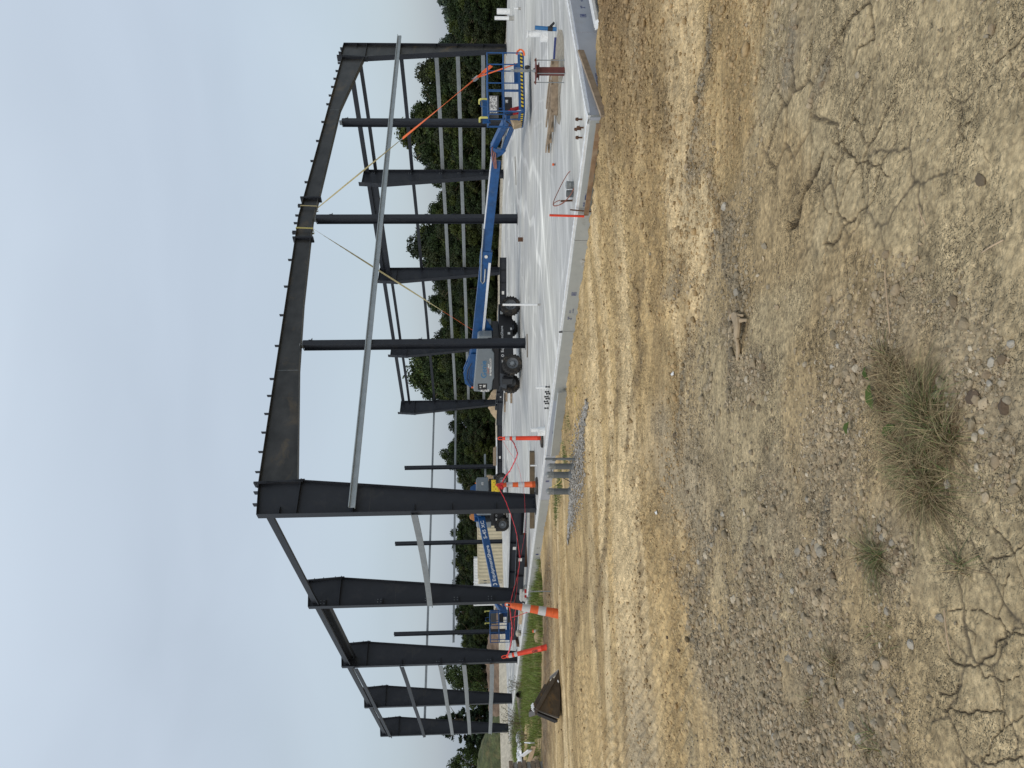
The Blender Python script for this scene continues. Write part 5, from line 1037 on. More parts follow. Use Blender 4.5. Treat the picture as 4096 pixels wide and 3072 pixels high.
def girder(label, x0, y0, x1, y1, z, depth, grp, wdt=.16):
    p, q = G(x0, y0, z), G(x1, y1, z); d = (q-p).normalized(); root = thing('steel_girder', label, 'steel girder', (p+q)/2, grp)
    mb = MB(); mb.bar(p, q, .012, depth); part('web', mb, M['steel'], root)
    for sg in (-1, 1): mb = MB(); mb.bar(p+ZZ*(depth/2*sg), q+ZZ*(depth/2*sg), wdt, .014); part('flange', mb, M['steel'], root)
    sd = d.cross(ZZ); sd = sd if sd.y < 0 else -sd
    for k in range(1, 4):
        c = p+(q-p)*k/4; mb = MB(); mb.box(c+sd*wdt*.25, d*.005, sd*wdt*.25, ZZ*(depth/2-.008)); part('stiffener', mb, M['steel'], root)
    c = p+(q-p)*.3; mb = MB(); mb.box(c+sd*.01, d*.09, sd*.003, ZZ*.06); part('white_tag', mb, M['paper'], root)
GN = 'girders of the near steel stack'
girder('upper dark girder of the near stack, running left from the nearest column', 2064, 2040, 2046, 2490, .42, .34, GN)
girder('lower dark girder of the near stack, its white tag by the nearest column', 2080, 2045, 2052, 2560, .24, .30, GN)
girder('front short dark girder of the near stack on rusty bearers', 2086, 2140, 2070, 2440, .30, .30, GN)
GF = 'girders of the far steel stack'
girder('long dark girder of the far stack behind both upright channelisers', 2000, 1925, 1998, 1600, .25, .34, GF)
girder('dark girder of the far stack passing behind the wheels of the large lift', 1996, 1700, 2018, 1235, .35, .34, GF)
girder('dark girder at the right end of the far stack under the boom', 2012, 1230, 2012, 1030, .30, .34, GF)
girder('thin dark girder of the far stack by the tan soil heap', 1986, 1640, 1996, 1540, .5, .2, GF)
for k, (x0, y0, y1, z, m_, lb) in enumerate(((1976, 1790, 1862, .85, 'wood', 'upper stacked timber behind the far steel stack'), (1983, 1785, 1862, .72, 'wood', 'lower stacked timber behind the far steel stack'), (1987, 1750, 1905, .62, 'white', 'long white trim piece behind the far steel stack'))):
    p, q = D(x0, y0, 56), D(x0, y1, 56); slabpiece('timber', lb, 'timber', p, q, .15, .13, M[m_])
# paper bundle by second column
b = G(2106, 2372, 0); bd = thing('bag_stack', 'stack of white wrapped bags with red print at the foot of the second left column', 'bag stack', b)
for k in range(9):
    mb = MB(); a = rng.uniform(-.03, .03); mb.box(b+ZZ*(.02+.028*k)+Vector((a, a*.5, 0)), Vector((.27, .03, 0)), Vector((-.03, .2, 0)), ZZ*.012); part('sheet', mb, M['paper'], bd, bev=.006)
mb = MB(); mb.box(b+ZZ*.05+Vector((.12, -.195, 0)), Vector((.07, .008, 0)), Vector((0, .004, 0)), ZZ*.035).box(b+ZZ*.05+Vector((-.06, -.215, 0)), Vector((.05, .006, 0)), Vector((0, .004, 0)), ZZ*.035); part('red_print', mb, M['redp'], bd)

# ------------------------------------------------------------------ stones
def rock_mesh_np(seed, sub):
    import bmesh
    bm = bmesh.new(); bmesh.ops.create_icosphere(bm, subdivisions=sub, radius=1); v = np.array([x.co[:] for x in bm.verts]); f = np.array([[x.index for x in q.verts] for q in bm.faces]); bm.free()
    r = np.random.default_rng(seed)
    for _ in range(7):       # chip flat facets
        n = r.normal(size=3); n /= np.linalg.norm(n); h = r.uniform(.55, .85); d = v@n; v = v-np.outer(np.maximum(d-h, 0), n)
    v *= 1+.06*r.normal(size=(len(v), 1))
    return v, f
R1 = [rock_mesh_np(i, 1) for i in range(6)]; R2 = [rock_mesh_np(i+20, 2) for i in range(6)]; R3 = [rock_mesh_np(i+40, 3) for i in range(5)]
def scatter(name, pts, size, cols, protos, kind='stuff', sink=.3, smooth_=False, flat=(.55, .9)):
    VV, FF, CC = [], [], []; o = 0; r = np.random.default_rng(len(pts))
    for i in range(len(pts)):
        v, f = protos[r.integers(len(protos))]; a = r.uniform(0, 6.28); b = r.uniform(-.4, .4); s = size[i]
        sc = np.array((r.uniform(.8, 1.25), r.uniform(.7, 1.0), r.uniform(*flat)))*s; w = v*sc
        ca, sa = math.cos(a), math.sin(a); cb, sb = math.cos(b), math.sin(b)
        w = np.c_[w[:, 0], w[:, 1]*cb-w[:, 2]*sb, w[:, 1]*sb+w[:, 2]*cb]; w = np.c_[w[:, 0]*ca-w[:, 1]*sa, w[:, 0]*sa+w[:, 1]*ca, w[:, 2]]
        VV.append(w+pts[i]+np.array((0, 0, s*(.5-sink)))); FF.append(f+o); o += len(v); CC.append(np.tile(cols[i], (len(v), 1)))
    me = npmesh(name, np.concatenate(VV), np.concatenate(FF), 3, M['stone'], np.concatenate(CC), smooth_)
    ob = bpy.data.objects.new(name, me); COL.objects.link(ob); ob['kind'] = kind; return ob
def cand(n, r0, r1, a0=-.52, a1=.52, pw=1.0):
    u = rng.random(n); r = r0*(r1/r0)**(u**pw); a = rng.uniform(a0, a1, n); return r*np.sin(a), r*np.cos(a)
gx, gy = cand(170000, 2.25, 9.5); gzv, gF = fields(gx, gy)
dens = np.clip(gF['gr']*1.0+.055*gF['near']*(1-gF['pz'])+.012, 0, 1)*(1-.7*gF['pz'])*smooth(.30, .60, fbm(gx*3+7, gy*3, 3))*(1-.8*smooth(.5, 1.2, gF['ck']))
lf = blobs(gx, gy, [(3050,2850,.8,.8),(2850,2550,.4,.6)]); dens = np.clip(dens*(1+1.2*lf)+.5*gF['wr']*gF['wg'], 0, 1)
keep = (rng.random(len(gx)) < dens*.75) & (gF['s'] < -.6) | (rng.random(len(gx)) < .0)
gx, gy, gzv = gx[keep], gy[keep], gzv[keep]; n = len(gx)
size = np.clip(.0036*np.exp(.62*rng.normal(size=n))*(1+.55*lf[keep]), .0018, .021)*(1+.09*np.hypot(gx, gy))
pal = np.array([(.29, .235, .165), (.25, .21, .15), (.35, .295, .215), (.21, .18, .13), (.27, .24, .19), (.40, .36, .29), (.19, .15, .105)]); pi = rng.choice(7, n, p=[.28, .24, .17, .12, .12, .02, .05])
cols = pal[pi]*np.array((1.04, 1.0, .93))*(1+.15*rng.normal(size=(n, 1)))
big = size > .016
P3 = np.c_[gx, gy, gzv]
scatter('gravel', P3[~big], size[~big], cols[~big], R1); scatter('gravel', P3[big], size[big], cols[big], R2, smooth_=False)
# crumbs over the middle distance
gx, gy = cand(60000, 4.5, 22); gzv, gF = fields(gx, gy)
keep = (gF['s'] < -.6) & (rng.random(len(gx)) < .10+.9*gF['hp']+.8*gF['wr']+.5*smooth(.5, .8, gF['tr'])*smooth(.4, .6, fbm(gx*.8, gy*.8, 2))+.35*gF['cl']) | (gF['t'] < -14) & (gF['hp'] > .25)
gx, gy, gzv = gx[keep], gy[keep], gzv[keep]; hp = gF['hp'][keep]; n = len(gx)
size = np.clip(.0085*np.exp(.55*rng.normal(size=n)), .004, .05)*(1+1.5*hp); nk = gF['near'][keep][:, None]; wk = gF['wr'][keep][:, None]; base = (np.array((.36, .26, .14))[None]*(1-nk)+np.array((.29, .24, .165))[None]*nk)*(1-.35*wk)*(1-hp[:, None])+np.array((.19, .13, .07))[None]*hp[:, None]
scatter('dirt_clods', np.c_[gx, gy, gzv], size, base*(1+.18*rng.normal(size=(n, 1))), R1, sink=.25, smooth_=True)
# crushed stone strip around the conduits
pts = []; 
for _ in range(9000):
    t = rng.uniform(-9.3, -4.8); w = .55*np.clip((t+9.1)/1.6, .15, 1)*np.clip((-4.8-t)/1.4, .1, 1); s = -2.6+.12*math.sin(t*2)+rng.normal()*w*.62-.35*max(0, t+6.6)
    p = B(s, t); pts.append((p.x, p.y))
pts = np.array(pts); zz, _ = fields(pts[:, 0], pts[:, 1]); zz += .02
scatter('crushed_stone', np.c_[pts, zz], np.clip(.013*np.exp(.35*rng.normal(size=len(pts))), .006, .03), np.array((.31, .295, .27))[None]*(1+.3*rng.normal(size=(len(pts), 1))).clip(.4, 1.6), R1, sink=.2)
# single rocks
ROCKS = [(3201,2205,22,0),(3307,2209,28,0),(3262,2173,18,0),(3242,2230,15,0),(2901,2059,15,1),(2799,2246,15,1),(2970,1169,25,0),(2909,828,20,1),(2966,475,12,2),(3798,1937,20,1),(3794,1972,15,2),(3554,2445,18,0),(3766,2473,20,0),(3652,2575,20,1),(3522,2112,18,0),(3538,2148,18,0),(3575,2173,17,0),(3246,2538,16,0),(3177,2364,14,1),(3132,2303,14,0),(3356,1385,13,1),(3331,1466,13,1),(3969,1450,20,1),(4054,1377,18,1),(3964,1535,16,1),(3936,1726,14,1),(3234,1998,15,0),(3168,2636,25,0),(3249,2676,20,0),(3297,2730,20,0),(3378,2811,22,0),(3249,2541,15,0),(3418,2906,20,0),(3445,2953,22,1),(3107,2947,18,1),(3557,2805,16,2),(2980,2040,10,0),(2850,2180,11,0),(2845,2200,10,0),(2830,2230,11,0),(2870,2115,11,0),(2673,2550,8,2),(2705,2575,9,2),(2725,2600,10,2),(2615,340,7,1),(2600,1015,8,0)]
import itertools
def rockobj(p, r, m_, label, group, seed, name='rock', cat='rock', sq=(1, .8, .65), sub=R3):
    v, f = sub[seed % len(sub)]; a = seed*1.7; w = v*np.array(sq)*r; w = np.c_[w[:, 0]*math.cos(a)-w[:, 1]*math.sin(a), w[:, 0]*math.sin(a)+w[:, 1]*math.cos(a), w[:, 2]]
    me = npmesh(name, w, f, 3, M[m_], None, True); ob = bpy.data.objects.new(name, me); COL.objects.link(ob); ob.location = p; tag(ob, label, cat, group); m = ob.modifiers.new('e', 'EDGE_SPLIT'); m.split_angle = R(28); return ob
for k, (x, y, r, c) in enumerate(ROCKS):
    p = gnd(x, y); rad = r*math.hypot(p.y, EYE)/2916
    rockobj(p+ZZ*rad*.2, rad*.95, ('rock', 'rockp', 'clod')[c], ('grey brown rock resting on the gravelly dirt in the foreground', 'pale rock resting on the gravelly dirt in the foreground', 'dark brown lump resting on the dirt in the foreground')[c], ('grey rocks on the dirt', 'pale rocks on the dirt', 'dark lumps on the dirt')[c], k)
rockobj(gnd(2345, 1035)+Vector((.05, .25, .02)), .24, 'conc', 'broken grey concrete lump against the insulation boards', None, 3, 'concrete_lump', 'concrete lump', (.9, .7, .7))
rockobj(B(-.05, 11.4, .10), .22, 'rockp', 'pale rock lying on the slab edge left of the leaning orange channeliser', None, 1, 'rock', 'rock', (1, .7, .6))
rockobj(gnd(2158, 2545)+ZZ*.05, .22, 'pilet', 'tan clod of dried soil left of the leaning orange channeliser foot', None, 2, 'soil_clod', 'clod', (1, .8, .7))
b = gnd(2155, 2524); mb = MB(); mb.cyl(b, b+ZZ*.17, .045, .05, 14); rt_ = thing('cup', 'white cup with an orange rim by the tan clod of soil', 'cup', b); part('cup_wall', mb, M['paper'], rt_, sm=True); mb = MB(); mb.cyl(b+ZZ*.17, b+ZZ*.215, .052, .05, 14); part('orange_rim', mb, M['so'], rt_)

# ------------------------------------------------------------------ foliage
def leaves(n, centers, radii, lsize, seed, col, shell=.75, droop=0.0):
    r = np.random.default_rng(seed); k = r.choice(len(centers), n, p=radii[:, 0]**2/np.sum(radii[:, 0]**2)); d = r.normal(size=(n, 3)); d /= np.linalg.norm(d, axis=1)[:, None]
    q = r.uniform(shell, 1.04, n)**.6; P = centers[k]+d*radii[k]*q[:, None]
    P += r.normal(size=(n, 3))*lsize*.5
    nrm = d*.9+r.normal(size=(n, 3))*.75; nrm /= np.linalg.norm(nrm, axis=1)[:, None]
    a = np.cross(nrm, r.normal(size=(n, 3))); a /= np.linalg.norm(a, axis=1)[:, None]+1e-9; b = np.cross(nrm, a); s = lsize*r.uniform(.6, 1.3, (n, 1))
    a = a*s; b = b*s*.6; b[:, 2] -= droop*s[:, 0]
    V4 = np.stack([P-a, P-b*1.0+nrm*s*.15, P+a, P+b], 1).reshape(-1, 3)
    lobe = r.uniform(.6, 1.35, len(centers))[k]; c = np.array(col)[None]*(lobe*r.uniform(.75, 1.3, n))[:, None]; yel = r.random(n) < .10; c[yel] *= np.array((1.6, 1.25, .9))
    F4 = np.arange(4*n).reshape(n, 4); return V4, F4, np.repeat(c, 4, axis=0)
def crown_broad(seed, H, W, low=.04, n=17000, ls=.155, col=(.046, .075, .018)):
    col = tuple(x*.70 for x in col); r = np.random.default_rng(seed); c, q = [], []
    for k in range(60):
        u = r.uniform(0, 1)**.9; z = H*(low+(.93-low)*u); prof = math.sin(math.pi*min(1, .18+.80*u))**.6*(1-.35*u*u); a = r.uniform(0, 6.28); rad = W*prof*r.uniform(.25, .85)
        c.append((rad*math.cos(a), rad*math.sin(a), z)); s = W*r.uniform(.14, .36)*(1.1-.45*u); q.append((s, s, s*r.uniform(.6, .9)))
    c.append((0, 0, H*.9)); q.append((W*.3, W*.3, W*.28))
    return leaves(n, np.array(c), np.array(q), ls, seed+1, col, .55)
def crown_spruce(seed, H, W, n=9000, ls=.2, col=(.026, .048, .020)):
    r = np.random.default_rng(seed); c, q = [], []
    for k in range(110):
        u = r.uniform(0, 1)**1.25; z = H*(.05+.93*u); rad = W*(1-u)**.85*r.uniform(.35, 1.0)+.02; a = r.uniform(0, 6.28); c.append((rad*math.cos(a), rad*math.sin(a), z-.15*rad)); s = (.10+.30*(1-u))*W*.62; q.append((s, s, s*.42))
    c.append((0, 0, H*.98)); q.append((.12, .12, .4))
    return leaves(n, np.array(c), np.array(q), ls, seed+1, col, .4, .4)
def trunk_mb(H, r0, seed, W):
    rd = random.Random(seed); mb = MB(); mb.tube([(0, 0, -.4), (.05, 0, H*.3), (0, .08, H*.6), (.05, 0, H*.88)], [r0, r0*.75, r0*.45, r0*.12], 8)
    for k in range(9):
        z = H*rd.uniform(.25, .75); a = rd.uniform(0, 6.28); L = W*rd.uniform(.4, .75); d = Vector((math.cos(a), math.sin(a), rd.uniform(.3, .8))); mb.tube([(0, 0, z), Vector((0, 0, z))+d*L*.5, Vector((0, 0, z))+d*L+ZZ*L*.15], [r0*.3, r0*.18, r0*.05], 5)
    return mb
def proto_tree(kind, seed, H, W, **kw):
    v, f, c = (crown_spruce if kind == 'spruce' else crown_broad)(seed, H, W, **kw)
    cm = npmesh('crown', v, f, 4, M['leaf'], c, False); t = trunk_mb(H, .035*H, seed, W); tm = bpy.data.meshes.new('trunk'); tm.from_pydata([p[:] for p in t.v], [], t.f); tm.materials.append(M['woodd']); return cm, tm, H
TP = [proto_tree('broad', s, 10, w, col=c) for s, w, c in ((1, 3.6, (.036, .060, .014)), (2, 4.0, (.026, .048, .012)), (3, 3.4, (.050, .068, .013)), (4, 4.4, (.022, .040, .012)), (5, 3.8, (.038, .052, .018)))]
TL = [proto_tree('broad', 9, 10, 4.4, low=.25, n=8000, ls=.17)]
TS = [proto_tree('spruce', s, 10, 2.9, n=16000, ls=.16, col=(.018, .034, .016)) for s in (6, 7)]
TF = [proto_tree('broad', 8, 10, 4.5, n=5000, ls=.32, col=(.06, .095, .065))]  # distance haze is mixed into this pale leaf colour
def tree(kind, p, H, name, label, group, seed, wide=1.0):
    P_ = {'b': TP, 's': TS, 'f': TF, 'l': TL}[kind]; cm, tm, h0 = P_[seed % len(P_)]; root = thing(name, label, 'tree', p, group); k = H/h0
    root.scale = (k*wide, k*wide, k); root.rotation_euler = (0, 0, seed*2.3)
    for nm, me in (('trunk', tm), ('crown', cm)):
        o = bpy.data.objects.new(nm, me); COL.objects.link(o); o.parent = root
    return root
SKY = [(30,1790,52,'b',1,'tree right of the rust stained right column, at the edge of the photo'),(110,1792,54,'b',1,'tree just right of the rust stained right column'),(200,1795,55,'b',1,'tree directly behind the rust stained right column'),
 (292,1668,61,'b',1.0,'tree rising left of the rust stained right column'),(370,1690,66,'b',1,''),(461,1651,64,'b',1,'tree top right of the post behind the platform'),(530,1592,64,'b',1.15,'tallest tree, its round crown left of the post behind the platform'),(610,1668,66,'b',1,''),(691,1700,70,'b',1,''),
 (790,1752,72,'b',1,''),(840,1719,73,'b',1,''),(930,1668,75,'b',1.1,'rounded dark tree left of the middle post'),(985,1640,76,'b',1.1,'tall dark tree between the middle post and the third right column'),(1070,1690,78,'b',1,''),
 (1150,1735,80,'b',1,''),(1210,1716,82,'b',1,'tree with yellowish top above the blue boom'),(1285,1762,84,'b',1,''),(1350,1745,85,'b',1,''),(1440,1650,88,'l',1.0,'looser tree right of the farthest right column'),(1500,1628,90,'l',1.0,'tall loose crowned tree above the grey engine cover'),(1560,1690,90,'b',1,''),
 (1640,1780,93,'b',1,''),(1705,1800,94,'b',1,''),(1760,1815,94,'b',1,''),(1815,1762,92,'b',.9,'round crowned tree between the farthest right column and the slim far post'),(1860,1790,93,'b',.9,''),(1920,1830,93,'b',1,''),(1990,1835,95,'b',1,''),
 (2060,1830,120,'b',1,''),(2132,1803,125,'b',1,''),(2190,1812,128,'b',1,''),(2250,1810,130,'b',1,''),(2330,1815,132,'b',1,''),(2400,1822,130,'b',1,''),(2450,1815,118,'b',1,''),(2520,1822,112,'b',1,''),(2575,1845,108,'b',1,''),(2620,1850,110,'b',1,''),
 (2690,1776,98,'l',1,'leafy tree showing between the third and fourth left columns'),(2750,1810,95,'l',1,''),(2800,1850,100,'b',1,''),(2880,1745,100,'s',1.1,'tallest dark spruce between the two farthest left columns'),(2935,1768,97,'s',1.2,'dark spruce left of the farthest left column'),(3000,1832,99,'s',1.1,'small spruce between the two left spruces'),(3062,1795,96,'l',.9,'loose conifer like tree at the left edge of the photo')]
def hzrow(y, d=1): X = 3072-y; return 1908-.0131*(X-1536)
sd = 0
_x = sorted(SKY)
for a, b in zip(_x[:-1], _x[1:]):
    if b[0]-a[0] > 38 and a[3] != 's' and b[3] != 's' and (a[0] >= 1690 or a[0] < 250) and b[0] < 2640:
        for q in ((.33, .67) if b[0]-a[0] > 62 else (.5,)): SKY.append((a[0]+(b[0]-a[0])*q, a[1]+(b[1]-a[1])*q+9+(a[0]*7 % 11), a[2]+2+(b[2]-a[2])*q, 'b', 1, ''))
for y, row, d, kd, wd, lb in SKY:
    p = D(row, y, d); H = p.z+.3; p = Vector((p.x, p.y, -.3)); sd += 1
    tree(kd, p, H*1.02, 'spruce_tree' if kd == 's' else 'broadleaf_tree', ('green '+lb) if lb else 'dark green broadleaf tree among the dense wood behind the slab', 'trees of the wood behind the slab', sd, wd)
# lower trees filling the wood down to the ground
rd = random.Random(5)
def skyrow(y):
    ys = sorted(SKY); 
    for a, b in zip(ys[:-1], ys[1:]):
        if a[0] <= y <= b[0]: return a[1]+(b[1]-a[1])*(y-a[0])/(b[0]-a[0])
    return 1800
def skyd(y):
    ys = sorted(SKY)
    for a, b in zip(ys[:-1], ys[1:]):
        if a[0] <= y <= b[0]: return a[2]+(b[2]-a[2])*(y-a[0])/(b[0]-a[0])
    return ys[0][2] if y < 30 else ys[-1][2]
y = -420
while y < 2650:
    for k, (f1, f2) in enumerate(((.86, -2.0), (.64, -4.5), (.45, -7.0))):
        yy = y+rd.uniform(-20, 20); d = skyd(yy)+f2+rd.uniform(-1, 1); rowt = hzrow(yy)-(hzrow(yy)-skyrow(yy))*f1*rd.uniform(.85, 1.1)
        p = D(rowt, yy, d); H = p.z+.3; sd += 1
        tree('b', Vector((p.x, p.y, -.4)), max(H, 2.2), 'broadleaf_tree', 'dark green broadleaf tree among the dense wood behind the slab', 'trees of the wood behind the slab', sd, 1.0+(2-k)*.0+max(0, (6-H)*.10))
    y += 38+rd.uniform(-8, 8)
for y in (2700, 2800, 2860, 2960, 3020, 3080, 3130):
    p = D(1905, y, 101); sd += 1; tree('b', Vector((p.x, p.y, -.4)), 3.4, 'broadleaf_tree', 'low dark bushy tree at the foot of the left spruces', 'low trees below the spruces', sd, 1.6)
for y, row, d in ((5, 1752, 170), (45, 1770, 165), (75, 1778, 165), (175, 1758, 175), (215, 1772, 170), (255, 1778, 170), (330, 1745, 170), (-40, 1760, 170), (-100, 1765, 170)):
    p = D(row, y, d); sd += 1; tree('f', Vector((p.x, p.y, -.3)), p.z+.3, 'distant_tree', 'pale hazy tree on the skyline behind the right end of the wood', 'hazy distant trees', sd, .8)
# dark floor of the wood
def mound(name, label, cat, c, lx, ly, h, m_, yaw=0, seed=0, kind=None, rough=.25, n=60, group=None, peak=0.0):
    g = np.linspace(-1, 1, n); A_, B2 = np.meshgrid(g, g); rr2 = np.sqrt(A_**2+B2**2); base = np.clip(1-rr2**1.6, 0, 1)**.8
    fx = A_*lx/2; fy = B2*ly/2; nn_ = fbm(fx.ravel()*1.1+seed, fy.ravel()*1.1+seed*2, 4, .6).reshape(n, n)-.5
    Zm = h*base*(1+rough*2*nn_+peak*A_)-.12; ca, sa = math.cos(yaw), math.sin(yaw)
    v = np.stack([fx*ca-fy*sa, fx*sa+fy*ca, Zm], -1).reshape(-1, 3); i = np.arange(n-1)[:, None]*n; j = np.arange(n-1)[None, :]; f = np.stack([i+j, i+j+1, i+n+j+1, i+n+j], -1).reshape(-1, 4)
    ob = bpy.data.objects.new(name, npmesh(name, v, f, 4, M[m_], None, True)); COL.objects.link(ob); ob.location = c; tag(ob, label, cat, group, kind); return ob
c = D(1992, 2640, 86); mound('soil_heap', 'long brown soil heap beyond the slab behind the far platform', 'soil heap', (c.x, c.y, -.35), 14.5, 6, 1.55, 'pile', -.15, 3, rough=.5)
c = D(1992, 2840, 86); mound('soil_heap', 'brown soil heap ending left of the farthest left column', 'soil heap', (c.x, c.y, -.35), 8, 6, 1.35, 'pile', -.1, 8, rough=.5)
c = D(1985, 1615, 66); mound('soil_heap', 'small tan soil heap behind the far steel stack', 'soil heap', (c.x, c.y, -.35), 3.6, 3, 1.35, 'pilet', 0, 5, rough=.5, n=70)
c = D(1990, 3110, 84); mound('grassy_mound', None, None, (c.x, c.y, -.35), 16, 9, 3.0, 'gdirt', .1, 9, kind='structure', rough=.12, n=80)
# grass
def blades(name, pts, hts, cols, kind='stuff', wid=.012, lean=.5, seed=0, seg=2, label=None, cat=None, group=None, curl=.6, dirs=None, loc=(0, 0, 0)):
    r = np.random.default_rng(seed); n = len(pts); a = r.uniform(0, 6.28, n) if dirs is None else dirs; l = lean*r.uniform(.2, 1.2, n); wd = wid*r.uniform(.6, 1.3, n); b = a+1.57+r.normal(size=n)*.4
    V_ = []; m = seg+1
    for k in range(m):
        t = k/seg; out = hts*l*t**1.6; z = hts*(t-curl*l*t*t*.5); w = wd*(1-t*.85)
        c = np.c_[pts[:, 0]+np.cos(a)*out, pts[:, 1]+np.sin(a)*out, pts[:, 2]+z]; s = np.c_[np.cos(b), np.sin(b), np.zeros(n)]*w[:, None]/2; V_ += [c-s, c+s]
    V_ = np.stack(V_, 1).reshape(-1, 3)-np.array(loc); st = 2*m; F = np.concatenate([np.stack([np.arange(n)*st+2*k, np.arange(n)*st+2*k+1, np.arange(n)*st+2*k+3, np.arange(n)*st+2*k+2], -1) for k in range(seg)])
    me = npmesh(name, V_, F, 4, M['blade'], np.repeat(cols, st, axis=0), False); ob = bpy.data.objects.new(name, me); COL.objects.link(ob); ob.location = loc; tag(ob, label, cat, group, kind); return ob
n = 95000; t = 2.6+27.4*rng.random(n)**1.35; wmax = np.where(t < 13.5, np.clip((t-1.2)*1.0, .25, 6.8), 3.2)*(.85+.3*fbm(t*1.1, t*0+3, 2)); s = -.42-6.9*rng.random(n)
kp = s > -.42-wmax; t, s, wmax = t[kp], s[kp], wmax[kp]; n = len(t)
px_ = O.x+U.x*s+V.x*t; py_ = O.y+U.y*s+V.y*t; zz, _ = fields(px_, py_); patch = fbm(px_*1.2, py_*1.2, 3)
kp = (rng.random(n) < smooth(.3, .5, patch)*.95+.05) & (s > -.42-wmax*(.40+.85*fbm(px_*1.9+9, py_*1.9, 3))); px_, py_, zz, patch = px_[kp], py_[kp], zz[kp], patch[kp]; n = len(px_)
gc = np.array((.115, .165, .028))[None]*(1+.35*rng.normal(size=(n, 1))).clip(.4, 1.7); dry = rng.random(n) < .12; gc[dry] = np.array((.24, .21, .10))
blades('grass', np.c_[px_, py_, zz-.02], .10+.24*rng.random(n)*smooth(.25, .6, patch)+.06, gc, wid=.012, lean=.6, seed=2)
n = 2600; t = rng.uniform(-6.8, -2.6, n); s = -1.35+.22*rng.normal(size=n); px_ = O.x+U.x*s+V.x*t; py_ = O.y+U.y*s+V.y*t; zz, _ = fields(px_, py_); kp = fbm(px_*2.5, py_*2.5, 2) > .5; px_, py_, zz = px_[kp], py_[kp], zz[kp]; n = len(px_)
blades('grass', np.c_[px_, py_, zz-.01], .05+.08*rng.random(n), np.array((.085, .13, .03))[None]*(1+.3*rng.normal(size=(n, 1))).clip(.4, 1.6), wid=.010, lean=.8, seed=3)
# weed stems by the far left column
def weed(label, c, H, n, spread, seed):
    r = random.Random(seed); root = thing('weed_plant', label, 'weed', c); st = MB(); lf = MB()
    for k in range(n):
        a = r.uniform(0, 6.28); q = r.uniform(.1, 1)*spread; b = c+Vector((math.cos(a)*q*.2, math.sin(a)*q*.2, 0)); h = H*r.uniform(.5, 1.05); tp = b+Vector((math.cos(a)*q, math.sin(a)*q, h)); m = b+(tp-b)*.5+ZZ*h*.08; st.tube([b, m, tp], [.010, .006, .003], 4)
        for j in range(9):
            u = .35+.65*j/9; p = b+(tp-b)*u+ZZ*h*.1*math.sin(u*3.1); d = Vector((r.uniform(-1, 1), r.uniform(-1, 1), r.uniform(-.2, .8)))*.11; st.tube([p, p+d], [.004, .002], 4); x = p+d; e = Vector((r.uniform(-1, 1), r.uniform(-1, 1), 0)).normalized()*.03; lf.add([x, x+e+ZZ*.02, x+e*2, x+e-ZZ*.02+e.cross(ZZ)*.5], [(0, 1, 2, 3)])
    part('stems', st, M['woodd'], root); part('leaves', lf, M['leafw'], root)
M['leafw'] = mat('weed_leaf', (.06, .085, .03), .6)
weed('dark branching weed in front of the farthest left column foot', G(2098, 2895, -.3), 1.15, 26, .85, 1); weed('thin dark weed right of the corrugated pipe mouth', G(2100, 2745, -.3), .95, 9, .35, 2)
weed('leafless dark weed at the left of the far slab edge', G(2110, 2945, -.3), .9, 14, .7, 3)
# corrugated pipe
P = curve3([G(2079, 2778, -.05), G(2084, 2820, -.12), G(2088, 2870, -.2), G(2094, 2920, -.28), G(2100, 2960, -.34)], 14); rr_ = []
for k in range(len(P)): rr_.append(.19*(1 if k % 2 else .90)*(1-.35*k/len(P)))
cpz = thing('corrugated_pipe', 'black corrugated drain pipe with its open mouth at the slab edge, half buried', 'drain pipe', P[0]); mb = MB(); mb.tube(P, rr_, 16, caps=False); part('tube', mb, M['corr'], cpz, sm=False); mb = MB(); mb.tube([P[0], P[3]], [.155, .15], 16, caps=False); mb.ring(P[0], P[1]-P[0], [(.19, 0), (.15, .005)], 16); part('mouth', mb, M['hose'], cpz)
# white sheeting, boards, blocks at the far left
def crumple(name, label, cat, pts, w, m_, seed, hh=.12):
    r = random.Random(seed); P = curve3(pts, 8); mb = MB(); vs = []; 
    for k, p in enumerate(P):
        d = (P[min(k+1, len(P)-1)]-P[max(k-1, 0)]).normalized(); sd_ = d.cross(ZZ).normalized()
        for j in range(6): vs.append(p+sd_*(j/5-.5)*w*r.uniform(.85, 1.15)+ZZ*(hh*math.sin(j/5*math.pi)*r.uniform(.4, 1.2)+r.uniform(-.02, .02)))
    mb.add(vs, [(k*6+j, k*6+j+1, k*6+j+7, k*6+j+6) for k in range(len(P)-1) for j in range(5)]); o = solo(name, mb, M[m_], label, cat, P[0], sm=True); m = o.modifiers.new('s', 'SOLIDIFY'); m.thickness = .004; return o
crumple('plastic_sheet', 'crumpled white plastic sheeting lying in the grass at the far left', 'plastic sheet', [G(2078, 2945, -.2), G(2085, 2980, -.2), G(2082, 3010, -.2), G(2086, 3050, -.2), G(2088, 3100, -.2)], .7, 'sheet', 1, .2)
for k, (x0, y0, x1, y1, m_, lb) in enumerate(((2105, 2970, 2130, 2972, 'white', 'small white board standing in the grass at the far left'), (2088, 3025, 2120, 3000, 'white', 'slanting pale board in the grass left of the white board'), (2118, 3045, 2135, 2985, 'woodn', 'long pale plank slanting through the grass at the far left'), (2125, 3060, 2150, 3025, 'wood', 'grey plank end in the grass by the block stack'))):
    p, q = D(x0, y0, 25.5), D(x1, y1, 25); slabpiece('board', lb, 'board', p, q, .03, .16, M[m_])
bs_ = G(2178, 3073, -.3); stk = thing('block_stack', 'stack of grey brown blocks at the left edge of the photo', 'block stack', bs_)
